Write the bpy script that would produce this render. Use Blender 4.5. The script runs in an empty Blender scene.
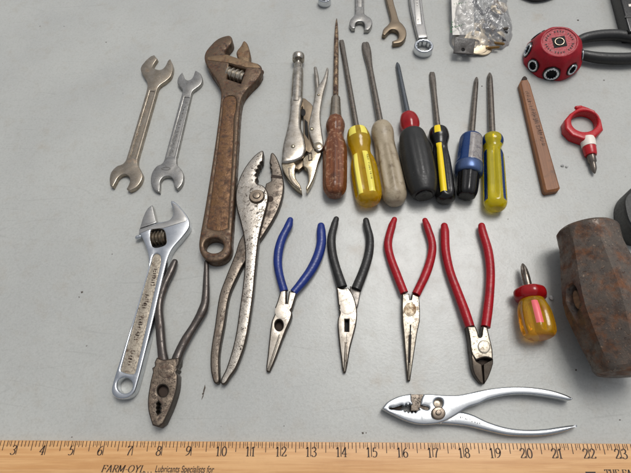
import bpy, math, random
import numpy as np
from mathutils import Vector, Matrix, noise
from mathutils.geometry import delaunay_2d_cdt
random.seed(7)
S = bpy.context.scene
R_ = math.radians

# ------------------------------------------------------------------ camera
F_PX, CX, CY, H = 474.0, 315.5, 236.5, 0.4445
PITCH, NX = R_(26.0), -0.043
N = Vector((NX, math.sin(PITCH), math.cos(PITCH))).normalized()      # table normal seen from the camera
XW = (Vector((1, 0, 0)) - N * N.x).normalized()
YW = N.cross(XW)
ROT = Matrix((XW, YW, N))                                            # camera axes -> world axes
CAM = Vector((0, 0, H))
cam_d = bpy.data.cameras.new("camera"); cam = bpy.data.objects.new("camera", cam_d)
S.collection.objects.link(cam)
cam.matrix_world = Matrix.Translation(CAM) @ ROT.to_4x4()
cam_d.sensor_width = 36.0; cam_d.lens = 36.0 * F_PX / 631.0
cam_d.clip_start = 0.01; cam_d.clip_end = 200.0
S.camera = cam

# ------------------------------------------------------------------ sky and sun
SUN_EL, SUN_AZ = R_(67), R_(28)          # azimuth from +Y towards +X
w = bpy.data.worlds.new("World"); S.world = w; w.use_nodes = True
nt = w.node_tree; bg = nt.nodes["Background"]
sky = nt.nodes.new("ShaderNodeTexSky"); sky.sky_type = 'NISHITA'; sky.sun_disc = False
sky.sun_elevation = SUN_EL; sky.sun_rotation = SUN_AZ
sky.air_density = 1.0; sky.dust_density = 4.0; sky.ozone_density = 1.0
hs = nt.nodes.new("ShaderNodeHueSaturation"); hs.inputs['Saturation'].default_value = 0.28
nt.links.new(sky.outputs[0], hs.inputs['Color']); nt.links.new(hs.outputs[0], bg.inputs['Color'])
bg.inputs['Strength'].default_value = 0.10
sd = bpy.data.lights.new("sun", 'SUN'); sd.energy = 1.55; sd.angle = R_(26); sd.color = (1.0, 0.985, 0.955)
sun = bpy.data.objects.new("sun", sd); S.collection.objects.link(sun)
sdir = Vector((math.sin(SUN_AZ) * math.cos(SUN_EL), math.cos(SUN_AZ) * math.cos(SUN_EL), math.sin(SUN_EL)))
sun.rotation_euler = sdir.to_track_quat('Z', 'Y').to_euler()
S.view_settings.view_transform = 'Standard'; S.view_settings.look = 'None'
S.view_settings.exposure = 0.03; S.view_settings.gamma = 1.0

# ------------------------------------------------------------------ photo pixel -> point on a plane of the table
def ray(px, py):
    return ROT @ Vector(((px - CX) / F_PX, (CY - py) / F_PX, -1.0))
def P(px, py, z=0.0):
    d = ray(px, py); t = (H - z) / -d.z
    return CAM + d * t
def depth(p):
    return -((ROT.transposed() @ (Vector(p) - CAM)).z)
def proj(p):
    q = ROT.transposed() @ (Vector(p) - CAM)
    return CX + F_PX * q.x / -q.z, CY - F_PX * q.y / -q.z
def mpp(px, py, z=0.0):                    # metres per pixel
    return depth(P(px, py, z)) / F_PX

# ------------------------------------------------------------------ splines
def hermite(pts, closed, sub=5):
    """pts: (x, y[, 1]) ; a third value marks a sharp corner"""
    n = len(pts); V = [np.array(p[:2], float) for p in pts]
    C = [len(p) > 2 and bool(p[2]) for p in pts]
    out = []
    rng = range(n) if closed else range(n - 1)
    for i in rng:
        j = (i + 1) % n; a, b = V[i], V[j]; d = b - a; L = np.linalg.norm(d)
        if C[i] and C[j]:
            out.append(a); continue
        def tan(k):
            if C[k] or (not closed and k in (0, n - 1)): return d
            t = (V[(k + 1) % n] - V[k - 1]); l = np.linalg.norm(t)
            return t / l * L if l > 1e-9 else d
        ta, tb = tan(i), tan(j)
        for s in range(sub):
            u = s / sub; u2, u3 = u * u, u * u * u
            out.append((2*u3 - 3*u2 + 1) * a + (u3 - 2*u2 + u) * ta + (-2*u3 + 3*u2) * b + (u3 - u2) * tb)
    if not closed: out.append(V[-1])
    return [tuple(p) for p in out]
def K(*pts): return [(a, b, 1) for a, b in pts]           # all corners
def ell(cx, cy, rx, ry, n=28, a0=0): return [(cx + rx*math.cos(a0+2*math.pi*k/n), cy + ry*math.sin(a0+2*math.pi*k/n), 1) for k in range(n)]

# ------------------------------------------------------------------ mesh builder
class MB:
    def __init__(s): s.v = []; s.f = []; s.m = []; s.sm = []
    def face(s, idx, mi=0, smooth=True): s.f.append(tuple(idx)); s.m.append(mi); s.sm.append(smooth)
    def add(s, vs):
        b = len(s.v); s.v.extend(Vector(x) for x in vs); return b
    def prism_xy(s, loops, z0, z1, bev=0.0005, seg=3, mi=0, mat=None, zf=None, bottom=False, topmi=None):
        """loops of 2-D points in metres, first the outline, then holes"""
        M = mat or Matrix.Identity(4)
        caps = []
        for k, lp in enumerate(loops):
            pts = [np.array(p[:2], float) for p in lp]
            q = [pts[0]]
            for p in pts[1:]:
                if np.linalg.norm(p - q[-1]) > 1e-5: q.append(p)
            if np.linalg.norm(q[0] - q[-1]) < 1e-5: q.pop()
            pts = q; n = len(pts)
            area = sum(pts[i][0]*pts[(i+1) % n][1] - pts[(i+1) % n][0]*pts[i][1] for i in range(n))
            if (area > 0) != (k == 0): pts.reverse()
            nr = []
            for i in range(n):
                e0 = pts[i] - pts[i-1]; e1 = pts[(i+1) % n] - pts[i]
                e0 = e0/np.linalg.norm(e0); e1 = e1/np.linalg.norm(e1)
                m = np.array([-(e0[1]+e1[1]), e0[0]+e1[0]]); l = np.linalg.norm(m)
                if l < 1e-6: m = np.array([-e0[1], e0[0]]); l = 1
                m = m/l; c = max(0.5, m[0]*-e0[1] + m[1]*e0[0]); nr.append(m/c)
            prof = [(0.0, None)] + [(bev*(1-math.cos(a)), bev*(1-math.sin(a))) for a in [math.pi/2*j/seg for j in range(seg+1)]]
            rows = []
            for off, dz in prof:
                row = []
                for i in range(n):
                    p = pts[i] + nr[i]*off
                    zt = z1 if zf is None else zf(pts[i][0], pts[i][1])
                    z = z0 if dz is None else zt - dz
                    row.append(M @ Vector((p[0], p[1], z)))
                rows.append(s.add(row))
            for r in range(len(rows)-1):
                for i in range(n):
                    j = (i+1) % n
                    s.face((rows[r]+i, rows[r]+j, rows[r+1]+j, rows[r+1]+i), mi, True)
            caps.append((rows[-1], rows[0], n))
        for which in ([0, 1] if bottom else [0]):
            idx = [c[which]+i for c in caps for i in range(c[2])]
            Mi = M.inverted()
            loc = [Mi @ s.v[x] for x in idx]
            eds, k0 = [], 0
            for c in caps:
                eds += [(k0+q, k0+(q+1) % c[2]) for q in range(c[2])]; k0 += c[2]
            cv, _, cf, ov, _, _ = delaunay_2d_cdt([p.to_2d() for p in loc], eds, [], 0, 1e-7)
            EA = np.array([loc[e[0]][:2] for e in eds]); EB = np.array([loc[e[1]][:2] for e in eds])
            def inside(x, y):                                  # even-odd rule over the outline and the holes
                cr = (EA[:, 1] > y) != (EB[:, 1] > y)
                if not cr.any(): return False
                a_, b_ = EA[cr], EB[cr]
                return int(np.sum(a_[:, 0] + (y-a_[:, 1])/(b_[:, 1]-a_[:, 1])*(b_[:, 0]-a_[:, 0]) > x)) % 2 == 1
            new = []
            for q, p in enumerate(cv):
                if ov[q]: new.append(idx[ov[q][0]])
                else:
                    z = min(loc, key=lambda r: (r.x-p.x)**2 + (r.y-p.y)**2).z
                    new.append(s.add([M @ Vector((p.x, p.y, z))]))
            for fc_ in cf:
                A, B, C = (cv[x] for x in fc_[:3])
                if not inside(*((A+B+C)/3)): continue
                up = (B-A).cross(C-A) > 0
                t = [new[x] for x in fc_]
                if up != (which == 0): t.reverse()
                s.face(t, mi if topmi is None else topmi, False)
    def prism(s, outline, z0, z1, bev=0.0006, holes=(), seg=3, mi=0, zmap=None, sub=5, zf=None, topmi=None):
        """outline and holes in photo pixels; they are laid on the plane at height zmap"""
        zm = z0 + 0.75*(z1-z0) if zmap is None else zmap
        loops = []
        for lp in [outline, *holes]:
            loops.append([P(x, y, zm)[:2] for x, y in hermite(lp, True, sub)])
        g = None
        if zf: g = lambda x, y: zf(*proj((x, y, zm)))
        s.prism_xy(loops, z0, z1, bev, seg, mi, zf=g, topmi=topmi)
    def sweep(s, rings, mi=0, caps=True, closed=False):
        n = len(rings[0]); vol = 0.0
        C = [sum((Vector(p) for p in r), Vector())/n for r in rings]
        for r in range(len(rings)-1):                       # make the faces look outwards
            c = (C[r]+C[r+1])/2
            for i in range(n):
                p, q, u = (Vector(x) for x in (rings[r][i], rings[r][(i+1) % n], rings[r+1][i]))
                vol += (q-p).cross(u-p).dot(p-c)
        if vol < 0: rings = [list(r)[::-1] for r in rings]
        st = [s.add(r) for r in rings]; flip = vol < 0
        m = len(st)
        for r in range(m if closed else m-1):
            a, b = st[r], st[(r+1) % m]
            for i in range(n):
                j = (i+1) % n
                mm = mi(r, (n-2-i) % n if flip else i) if callable(mi) else mi
                s.face((a+i, a+j, b+j, b+i), mm)
        if caps and not closed:
            m0 = mi(0, 0) if callable(mi) else mi; m1 = mi(m-2, 0) if callable(mi) else mi
            s.face([st[0]+i for i in range(n)][::-1], m0, False); s.face([st[-1]+i for i in range(n)], m1, False)
    def tube3(s, path, ra, rb=None, n=14, mi=0, roundcap=True, sq=2.0):
        """3-D path, ra half width sideways, rb half height"""
        path = [Vector(p) for p in path]; m = len(path)
        rb = rb or ra
        T = []
        for i in range(m):
            t = path[min(i+1, m-1)] - path[max(i-1, 0)]; T.append(t.normalized())
        st = []
        if roundcap:
            for a in (80, 60, 40, 20): st.append((path[0] - T[0]*ra[0]*math.sin(R_(a)), T[0], ra[0]*math.cos(R_(a)), rb[0]*math.cos(R_(a))))
        for i in range(m): st.append((path[i], T[i], ra[i], rb[i]))
        if roundcap is True:
            for a in (20, 40, 60, 80): st.append((path[-1] + T[-1]*ra[-1]*math.sin(R_(a)), T[-1], ra[-1]*math.cos(R_(a)), rb[-1]*math.cos(R_(a))))
        rings = []
        for c, t, a, b in st:
            sd_ = t.cross(Vector((0, 0, 1)))
            if sd_.length < 1e-4: sd_ = t.cross(Vector((0, 1, 0)))
            sd_.normalize(); up = sd_.cross(t)
            ring = []
            for k in range(n):
                th = 2*math.pi*k/n; cc, ss = math.cos(th), math.sin(th)
                cc = math.copysign(abs(cc)**(2/sq), cc); ss = math.copysign(abs(ss)**(2/sq), ss)
                ring.append(c + sd_*(a*cc) + up*(b*ss))
            rings.append(ring)
        s.sweep(rings, mi)
    def tube(s, pts, zc, flat=1.0, n=14, mi=0, sub=4, horiz=True, roundcap=True, sq=2.0, zs=None):
        """pts: (px, py, full width in px); the width is measured along image rows when horiz"""
        xy = hermite([p[:2] for p in pts], False, sub)
        ws = np.interp(np.linspace(0, len(pts)-1, len(xy)), range(len(pts)), [p[2] for p in pts])
        zz = np.interp(np.linspace(0, len(pts)-1, len(xy)), range(len(pts)), zs) if zs else [zc]*len(xy)
        path, ra = [], []
        for i, (x, y) in enumerate(xy):
            a = xy[max(i-1, 0)]; b = xy[min(i+1, len(xy)-1)]
            k = 1.0
            if horiz:
                dx, dy = b[0]-a[0], b[1]-a[1]; k = max(0.55, abs(dy)/math.hypot(dx, dy))
            path.append(P(x, y, zz[i])); ra.append(ws[i]*k/2*mpp(x, y, zz[i]))
        s.tube3(path, ra, [r*flat for r in ra], n, mi, roundcap, sq)
    def lathe(s, A, B, st, n=32, rf=None, mi=0, flat=1.0, roll=0.0):
        """axis A->B in space; st: (t, radius); rf(t, th) scales the radius"""
        A, B = Vector(A), Vector(B); ax = (B-A).normalized()
        up = Vector((0, 0, 1)); up = up - ax*up.dot(ax)
        if up.length < 1e-3: up = Vector((0, 1, 0))
        up.normalize(); sd_ = ax.cross(up)                     # th = 0 up
        rings = []
        for k, (t, r) in enumerate(st):
            c = A + (B-A)*t; ring = []
            for i in range(n):
                th = 2*math.pi*i/n + roll
                q = r*(rf(t, th) if rf else 1.0)
                ring.append(c + up*(q*math.cos(th)*flat) - sd_*(q*math.sin(th)))
            rings.append(ring)
        f = mi
        if callable(mi): f = lambda r, i: mi(0.5*(st[r][0]+st[min(r+1, len(st)-1)][0]), (2*math.pi*(i+.5)/n + roll))
        s.sweep(rings, f)
    def build(s, name, mats, parent=None, angle=38):
        me = bpy.data.meshes.new(name)
        o = bpy.data.objects.new(name, me); S.collection.objects.link(o)
        org = Vector((0, 0, 0))
        if parent is not None:
            o.parent = parent
            q = parent
            while q is not None: org = org + q.location; q = q.parent
        else:
            xs = [v.x for v in s.v]; ys = [v.y for v in s.v]; zs = [v.z for v in s.v]
            org = Vector(((min(xs)+max(xs))/2, (min(ys)+max(ys))/2, min(zs))); o.location = org
        me.from_pydata([tuple(v-org) for v in s.v], [], s.f)
        if not isinstance(mats, (list, tuple)): mats = [mats]
        for m in mats: me.materials.append(m)
        me.polygons.foreach_set("material_index", s.m); me.polygons.foreach_set("use_smooth", s.sm)
        me.update(); me.set_sharp_from_angle(angle=R_(angle))
        return o

def stations(A, B, prof):
    """(image row, half width px) along the projected axis -> (t, radius)"""
    A, B = Vector(A), Vector(B); out = []
    ya, yb = proj(A)[1], proj(B)[1]
    for py, hw in prof:
        lo, hi = -0.5, 1.5
        for _ in range(40):
            m = (lo+hi)/2
            if (proj(A+(B-A)*m)[1] < py) == (yb > ya): lo = m
            else: hi = m
        t = (lo+hi)/2; out.append((t, hw*depth(A+(B-A)*t)/F_PX))
    return out
def smooth_prof(prof, sub=4):
    """corner flag as a third value keeps an edge crisp"""
    return hermite(prof, False, sub)

def tag(o, label, cat, group=None, kind=None):
    if label: o['label'] = label
    if cat: o['category'] = cat
    if group: o['group'] = group
    if kind: o['kind'] = kind
    return o
def thing(name, label, cat, px, py, group=None):
    o = bpy.data.objects.new(name, None); S.collection.objects.link(o)
    o.location = P(px, py, 0); o.empty_display_size = 0.01
    return tag(o, label, cat, group)

# ------------------------------------------------------------------ materials
def lin(r, g, b):
    f = lambda c: (c/255/12.92) if c/255 <= 0.04045 else ((c/255+0.055)/1.055)**2.4
    return (f(r), f(g), f(b), 1.0)
class G:
    def __init__(s, name):
        s.mat = bpy.data.materials.new(name); s.mat.use_nodes = True
        s.t = s.mat.node_tree; s.b = s.t.nodes["Principled BSDF"]
        s.co = s.t.nodes.new("ShaderNodeTexCoord").outputs['Object']
    def link(s, a, b): s.t.links.new(a, b)
    def map(s, scale=(1, 1, 1), rot=(0, 0, 0), loc=(0, 0, 0)):
        n = s.t.nodes.new("ShaderNodeMapping"); n.inputs['Scale'].default_value = scale
        n.inputs['Rotation'].default_value = rot; n.inputs['Location'].default_value = loc
        s.link(s.co, n.inputs['Vector']); return n.outputs[0]
    def noise(s, scale, detail=4, rough=0.6, vec=None, dist=0.0):
        n = s.t.nodes.new("ShaderNodeTexNoise"); n.inputs['Scale'].default_value = scale
        n.inputs['Detail'].default_value = detail; n.inputs['Roughness'].default_value = rough
        n.inputs['Distortion'].default_value = dist
        s.link(vec or s.co, n.inputs['Vector']); return n.outputs['Fac']
    def ramp(s, x, lo, hi, a=0.0, b=1.0):
        n = s.t.nodes.new("ShaderNodeMapRange"); n.interpolation_type = 'SMOOTHSTEP'
        n.inputs['From Min'].default_value = lo; n.inputs['From Max'].default_value = hi
        n.inputs['To Min'].default_value = a; n.inputs['To Max'].default_value = b
        s.link(x, n.inputs['Value']); return n.outputs['Result']
    def math(s, op, a, b=None):
        n = s.t.nodes.new("ShaderNodeMath"); n.operation = op
        for k, x in enumerate((a, b)):
            if x is None: continue
            if isinstance(x, (int, float)): n.inputs[k].default_value = x
            else: s.link(x, n.inputs[k])
        return n.outputs[0]
    def mix(s, f, a, b):
        n = s.t.nodes.new("ShaderNodeMix"); n.data_type = 'RGBA'
        for k, x in ((0, f), (6, a), (7, b)):
            if isinstance(x, (int, float)): n.inputs[k].default_value = x
            elif isinstance(x, tuple): n.inputs[k].default_value = x
            else: s.link(x, n.inputs[k])
        return n.outputs[2]
    def fmix(s, f, a, b):
        n = s.t.nodes.new("ShaderNodeMix"); n.data_type = 'FLOAT'
        for k, x in ((0, f), (2, a), (3, b)):
            if isinstance(x, (int, float)): n.inputs[k].default_value = x
            else: s.link(x, n.inputs[k])
        return n.outputs[0]
    def bump(s, h, strength=0.3, dist=0.001):
        n = s.t.nodes.new("ShaderNodeBump"); n.inputs['Strength'].default_value = strength
        n.inputs['Distance'].default_value = dist; s.link(h, n.inputs['Height'])
        s.link(n.outputs[0], s.b.inputs['Normal'])
    def set(s, **kw):
        for k, v in kw.items():
            i = s.b.inputs[k.replace('_', ' ')]
            if isinstance(v, (int, float, tuple)): i.default_value = v
            else: s.link(v, i)
        return s.mat

RUST1, RUST2 = lin(122, 72, 36), lin(62, 40, 28)
def metal(name, base, rough=0.3, rust=0.3, pits=0.3, metallic=0.85, r1=RUST1, r2=RUST2, sc=70, base2=None, bump=0.25, specks=0.0):
    g = G(name)
    n1 = g.noise(sc, 6, 0.65); n2 = g.noise(sc*9, 3, 0.6); n3 = g.noise(sc*2.3, 5, 0.7)
    big = g.ramp(n1, 0.67-0.45*rust, 0.89-0.40*rust)
    pit = g.ramp(n2, 0.74-0.28*pits, 0.80-0.24*pits)
    pit = g.math('MULTIPLY', pit, g.ramp(n3, 0.35, 0.6))
    fac = g.math('MAXIMUM', big, pit) if rust > 0 else pit
    col0 = g.mix(g.ramp(n3, 0.3, 0.7), base, base2 or tuple(c*0.78 for c in base[:3])+(1,))
    rc = g.mix(g.ramp(n3, 0.35, 0.65), r1, r2)
    if specks:
        sp_ = g.math('MULTIPLY', g.ramp(g.noise(sc*8, 2, 0.5), 0.66, 0.72), specks)
        col0 = g.mix(sp_, col0, lin(176, 160, 140)); rc = g.mix(g.math('MULTIPLY', sp_, .7), rc, lin(160, 126, 96))
    g.set(Base_Color=g.mix(fac, col0, rc), Metallic=g.fmix(fac, metallic, 0.15),
          Roughness=g.fmix(fac, g.ramp(n3, 0.3, 0.7, rough*0.8, rough*1.25), 0.72))
    g.bump(g.math('SUBTRACT', g.math('MULTIPLY', n3, 0.5), g.math('MULTIPLY', fac, 0.35)), bump, 0.0006)
    return g.mat
def plastic(name, col, rough=0.35, dirt=0.25, dcol=None, bump=0.12, sc=90, spec=0.5, trans=0.0, ior=1.46, scuff=0.0, depth_col=None, dens=140):
    g = G(name)
    n1 = g.noise(sc, 5, 0.65); n2 = g.noise(sc*6, 3, 0.6)
    dc = dcol or tuple(c*0.55+0.02 for c in col[:3])+(1,)
    f = g.math('MULTIPLY', g.ramp(n1, 0.45, 0.75), dirt)
    c = g.mix(f, col, dc)
    if scuff:
        n4 = g.noise(sc*3.5, 5, 0.75, None, 1.5); m = g.math('MULTIPLY', g.ramp(n4, 0.55, 0.68), g.ramp(n1, 0.4, 0.6))
        c = g.mix(g.math('MULTIPLY', m, scuff), c, tuple(x*0.6+0.12 for x in col[:3])+(1,))
    g.set(Base_Color=c, Roughness=g.ramp(n2, 0.3, 0.7, rough*0.8, min(1, rough*1.3)),
          IOR=ior, Transmission_Weight=trans, Specular_IOR_Level=spec)
    g.bump(g.math('ADD', n2, n1), bump, 0.0004)
    if depth_col:
        va = g.t.nodes.new("ShaderNodeVolumeAbsorption"); va.inputs['Color'].default_value = depth_col; va.inputs['Density'].default_value = dens
        g.link(va.outputs[0], g.t.nodes["Material Output"].inputs['Volume'])
    return g.mat

STEEL_TAN   = metal("steel_tan", lin(168, 158, 144), 0.26, 0.18, 0.4, 0.9, sc=60, r1=lin(136, 92, 50), r2=lin(96, 74, 54), base2=lin(134, 124, 110))
STEEL_GREY  = metal("steel_grey", lin(168, 166, 162), 0.26, 0.05, 0.35, 0.9, sc=80, r1=lin(90, 82, 72), r2=lin(60, 56, 52), base2=lin(130, 128, 124))
STEEL_DULL  = metal("steel_dull", lin(128, 114, 96), 0.36, 0.05, 0.3, 0.8, sc=70)
RUSTY       = metal("rusted_iron", lin(128, 106, 80), 0.42, 0.55, 0.6, 0.6, sc=90, r1=lin(116, 76, 42), r2=lin(76, 54, 38), bump=0.5)
RUST_PANEL  = metal("rust_panel", lin(110, 80, 50), 0.34, 0.62, 0.6, 0.5, sc=110, r1=lin(98, 60, 30), r2=lin(60, 43, 30), base2=lin(98, 68, 40), bump=0.8)
RUST_DARK   = metal("rust_dark", lin(100, 82, 64), 0.32, 0.58, 0.5, 0.6, sc=140, r1=lin(92, 56, 30), r2=lin(50, 38, 30), bump=0.45)
PITTED      = metal("pitted_steel", lin(178, 172, 163), 0.3, 0.28, 0.75, 0.85, sc=75, r1=lin(90, 74, 60), r2=lin(54, 46, 41), base2=lin(138, 131, 122), bump=0.5)
PITTED_DARK = metal("pitted_dark_steel", lin(122, 112, 101), 0.34, 0.42, 0.7, 0.7, sc=80, r1=lin(92, 70, 52), r2=lin(58, 48, 40), bump=0.5)
CHROME      = metal("chrome", lin(214, 217, 220), 0.13, 0.0, 0.1, 1.0, sc=60, bump=0.07, base2=lin(196, 200, 204))
CHROME_SOFT = metal("soft_chrome", lin(200, 203, 205), 0.22, 0.0, 0.15, 1.0, sc=60, bump=0.08, base2=lin(178, 182, 185))
CHROME_SAT  = metal("satin_chrome", lin(190, 188, 184), 0.25, 0.0, 0.2, 0.95, sc=70, bump=0.12, base2=lin(160, 158, 154))
CHROME_DIRT = metal("dirty_chrome_recess", lin(172, 162, 146), 0.42, 0.36, 0.75, 0.7, sc=200, r1=lin(110, 90, 70), r2=lin(70, 56, 46), bump=0.5)
NICKEL      = metal("worn_nickel", lin(196, 189, 178), 0.2, 0.06, 0.35, 0.95, sc=60, r1=lin(110, 88, 64), r2=lin(74, 60, 46), base2=lin(146, 138, 126), bump=0.2)
NICKEL_SH   = metal("nickel_jaw", lin(200, 187, 164), 0.2, 0.1, 0.4, 0.95, sc=90, r1=lin(116, 90, 60), r2=lin(70, 54, 40), base2=lin(152, 138, 116), bump=0.25)
PLIER_WHITE = metal("ground_steel", lin(204, 196, 184), 0.38, 0.15, 0.5, 0.65, sc=90, r1=lin(140, 118, 92), r2=lin(96, 80, 62), base2=lin(178, 168, 154), bump=0.3)
PLIER_RUSTY = metal("ground_steel_rusty", lin(208, 198, 180), 0.4, 0.36, 0.55, 0.6, sc=110, r1=lin(142, 110, 72), r2=lin(96, 72, 48), bump=0.35)
DARK_STEEL  = metal("dark_steel", lin(92, 88, 84), 0.32, 0.05, 0.3, 0.85, sc=80, bump=0.2)
JAW_STEEL   = metal("jaw_steel", lin(136, 124, 110), 0.28, 0.15, 0.4, 0.9, sc=90, r1=lin(112, 86, 60), r2=lin(76, 60, 46), base2=lin(110, 98, 86), bump=0.25)
LINEMAN     = metal("lineman_head", lin(134, 120, 104), 0.36, 0.52, 0.75, 0.7, sc=130, r1=lin(88, 66, 52), r2=lin(54, 43, 37), base2=lin(104, 92, 80), bump=0.9)
LINE_HANDLE = metal("lineman_handle", lin(84, 78, 74), 0.3, 0.32, 0.5, 0.65, sc=70, r1=lin(86, 58, 38), r2=lin(40, 36, 36), bump=0.45)
HAMMER      = metal("hammer_iron", lin(106, 96, 86), 0.32, 0.58, 0.6, 0.5, sc=62, r1=lin(106, 66, 38), r2=lin(60, 44, 34), base2=lin(86, 78, 72), bump=1.0, specks=.5)
SHAFT_RUST  = metal("rusty_shaft", lin(176, 150, 120), 0.18, 0.70, 0.85, 0.9, sc=150, r1=lin(74, 44, 28), r2=lin(34, 24, 20), bump=0.8)
SHAFT       = metal("shaft_steel", lin(140, 132, 122), 0.26, 0.12, 0.45, 0.9, sc=110, base2=lin(108, 100, 92), bump=0.2)
SHAFT_BLUE  = metal("shaft_bluish", lin(112, 116, 120), 0.26, 0.0, 0.2, 0.9, sc=90, bump=0.1)

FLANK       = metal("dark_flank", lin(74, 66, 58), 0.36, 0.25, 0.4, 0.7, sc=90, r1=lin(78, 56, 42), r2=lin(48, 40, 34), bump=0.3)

def flat(name, col, rough=0.5, metallic=0.0, spec=0.5):
    g = G(name); n = g.noise(140, 3)
    g.set(Base_Color=g.mix(g.ramp(n, 0.3, 0.7), col, tuple(c*0.8 for c in col[:3])+(1,)), Roughness=rough, Metallic=metallic)
    return g.mat
BLACK_GAP = flat("black_gap", (0.006, 0.005, 0.005, 1), 0.8)
BROWN_GAP = flat("brown_gap", lin(52, 38, 28), 0.8)
GRIP_BLUE = plastic("blue_vinyl", lin(22, 44, 116), 0.32, 0.5, lin(18, 30, 72), bump=.35, scuff=.35)
GRIP_BLACK = plastic("black_vinyl", lin(32, 31, 30), 0.40, 0.5, lin(60, 58, 55), bump=.35, scuff=.3)
GRIP_RED = plastic("red_vinyl", lin(158, 16, 28), 0.31, 0.6, lin(100, 10, 20), bump=.35, scuff=.25, spec=.4)
RED_HARD = plastic("red_plastic", lin(176, 20, 30), 0.28, 0.15)
WHITE_PL = plastic("white_plastic", lin(232, 224, 212), 0.4, 0.15)
BLACK_HARD = plastic("black_plastic", lin(18, 17, 17), 0.22, 0.2, lin(30, 28, 26))
BLACK_RUB = plastic("black_rubber", lin(33, 33, 32), 0.42, 0.5, lin(44, 42, 39), scuff=.25, bump=.3)
YELLOW_PAINT = plastic("pale_yellow_paint", lin(236, 222, 96), 0.35, 0.25, lin(220, 206, 120))
YELLOW_STRIPE = plastic("yellow_stripe", lin(240, 208, 24), 0.35, 0.12)
AMBER = plastic("amber_acetate", lin(236, 194, 12), 0.10, 0.45, lin(176, 130, 8), trans=0.66, sc=120, depth_col=(.98, .84, .06, 1), dens=48)
YELLOW_CLEAR = plastic("yellow_acetate", lin(248, 228, 12), 0.08, 0.35, lin(206, 186, 8), trans=0.66, sc=130, depth_col=(.99, .93, .06, 1), dens=40)
ORANGE_CLEAR = plastic("orange_acetate", lin(240, 192, 40), 0.07, 0.7, lin(210, 122, 22), trans=0.74, sc=75, depth_col=(.98, .82, .12, 1), dens=50)
RED_CLEAR = plastic("red_acetate", lin(186, 22, 28), 0.14, 0.4, lin(120, 10, 18), trans=0.45, depth_col=(.92, .06, .06, 1), dens=160)
BLUE_HARD = plastic("blue_plastic", lin(16, 50, 100), 0.25, 0.2)
SILVER_BLUE = metal("silver_blue", lin(84, 104, 146), 0.3, 0.0, 0.1, 0.6, sc=80, bump=0.1)
PINK_PAINT = plastic("pink_paint", lin(236, 112, 118), 0.35, 0.15)
DIRTY_CLEAR = plastic("grimy_clear_acetate", lin(168, 154, 130), 0.32, 0.95, lin(112, 96, 74), bump=0.6, sc=130, trans=0.06)
PAPER = plastic("paper", lin(226, 222, 214), 0.8, 0.15)
GREEN_INK = flat("green_ink", lin(40, 110, 60), 0.7)
CRUMB = plastic("clear_glass_crumb", lin(240, 240, 238), 0.08, 0.0, trans=0.6)

def wood(name, c1, c2, dark, rough=0.5, axis=0, sc=1.0, wear=0.3, scuff=False):
    g = G(name)
    s = [220*sc]*3; s[axis] = 9*sc
    v = g.map(tuple(s)); n = g.noise(1.0, 4, 0.6, v, 0.6)
    s2 = [900*sc]*3; s2[axis] = 30*sc
    n2 = g.noise(1.0, 3, 0.6, g.map(tuple(s2)))
    n3 = g.noise(60, 5, 0.7)
    c = g.mix(g.ramp(n, 0.35, 0.65), c1, c2)
    c = g.mix(g.math('MULTIPLY', g.ramp(n2, 0.5, 0.7), 0.25), c, dark)
    c = g.mix(g.math('MULTIPLY', g.ramp(n3, 0.5, 0.72), wear), c, dark)
    if scuff: c = g.mix(g.math('MULTIPLY', g.ramp(g.noise(230, 4, 0.7), 0.52, 0.66), 0.7), c, lin(170, 132, 102))
    g.set(Base_Color=c, Roughness=rough); g.bump(g.math('ADD', n2, n3) if scuff else n2, 0.4 if scuff else 0.15, 0.0005)
    return g.mat
RULER_WOOD = wood("ruler_wood", lin(214, 168, 116), lin(198, 148, 96), lin(164, 114, 68), 0.42, 0, 1.0, 0.12)
PENCIL_WOOD = wood("reddish_wood", lin(140, 92, 56), lin(118, 75, 44), lin(70, 46, 30), 0.5, 1, 1.0, 0.55)
HANDLE_WOOD = wood("varnished_wood", lin(124, 72, 40), lin(96, 52, 28), lin(52, 32, 24), 0.3, 1, 1.0, 0.6, scuff=True)
EYE_WOOD = wood("grey_wood", lin(130, 104, 78), lin(104, 82, 60), lin(50, 38, 28), 0.8, 2)
INK = flat("dark_brown_ink", lin(54, 36, 24), 0.6)
INK_FAINT = flat("worn_ink", lin(104, 70, 42), 0.6)

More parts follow.
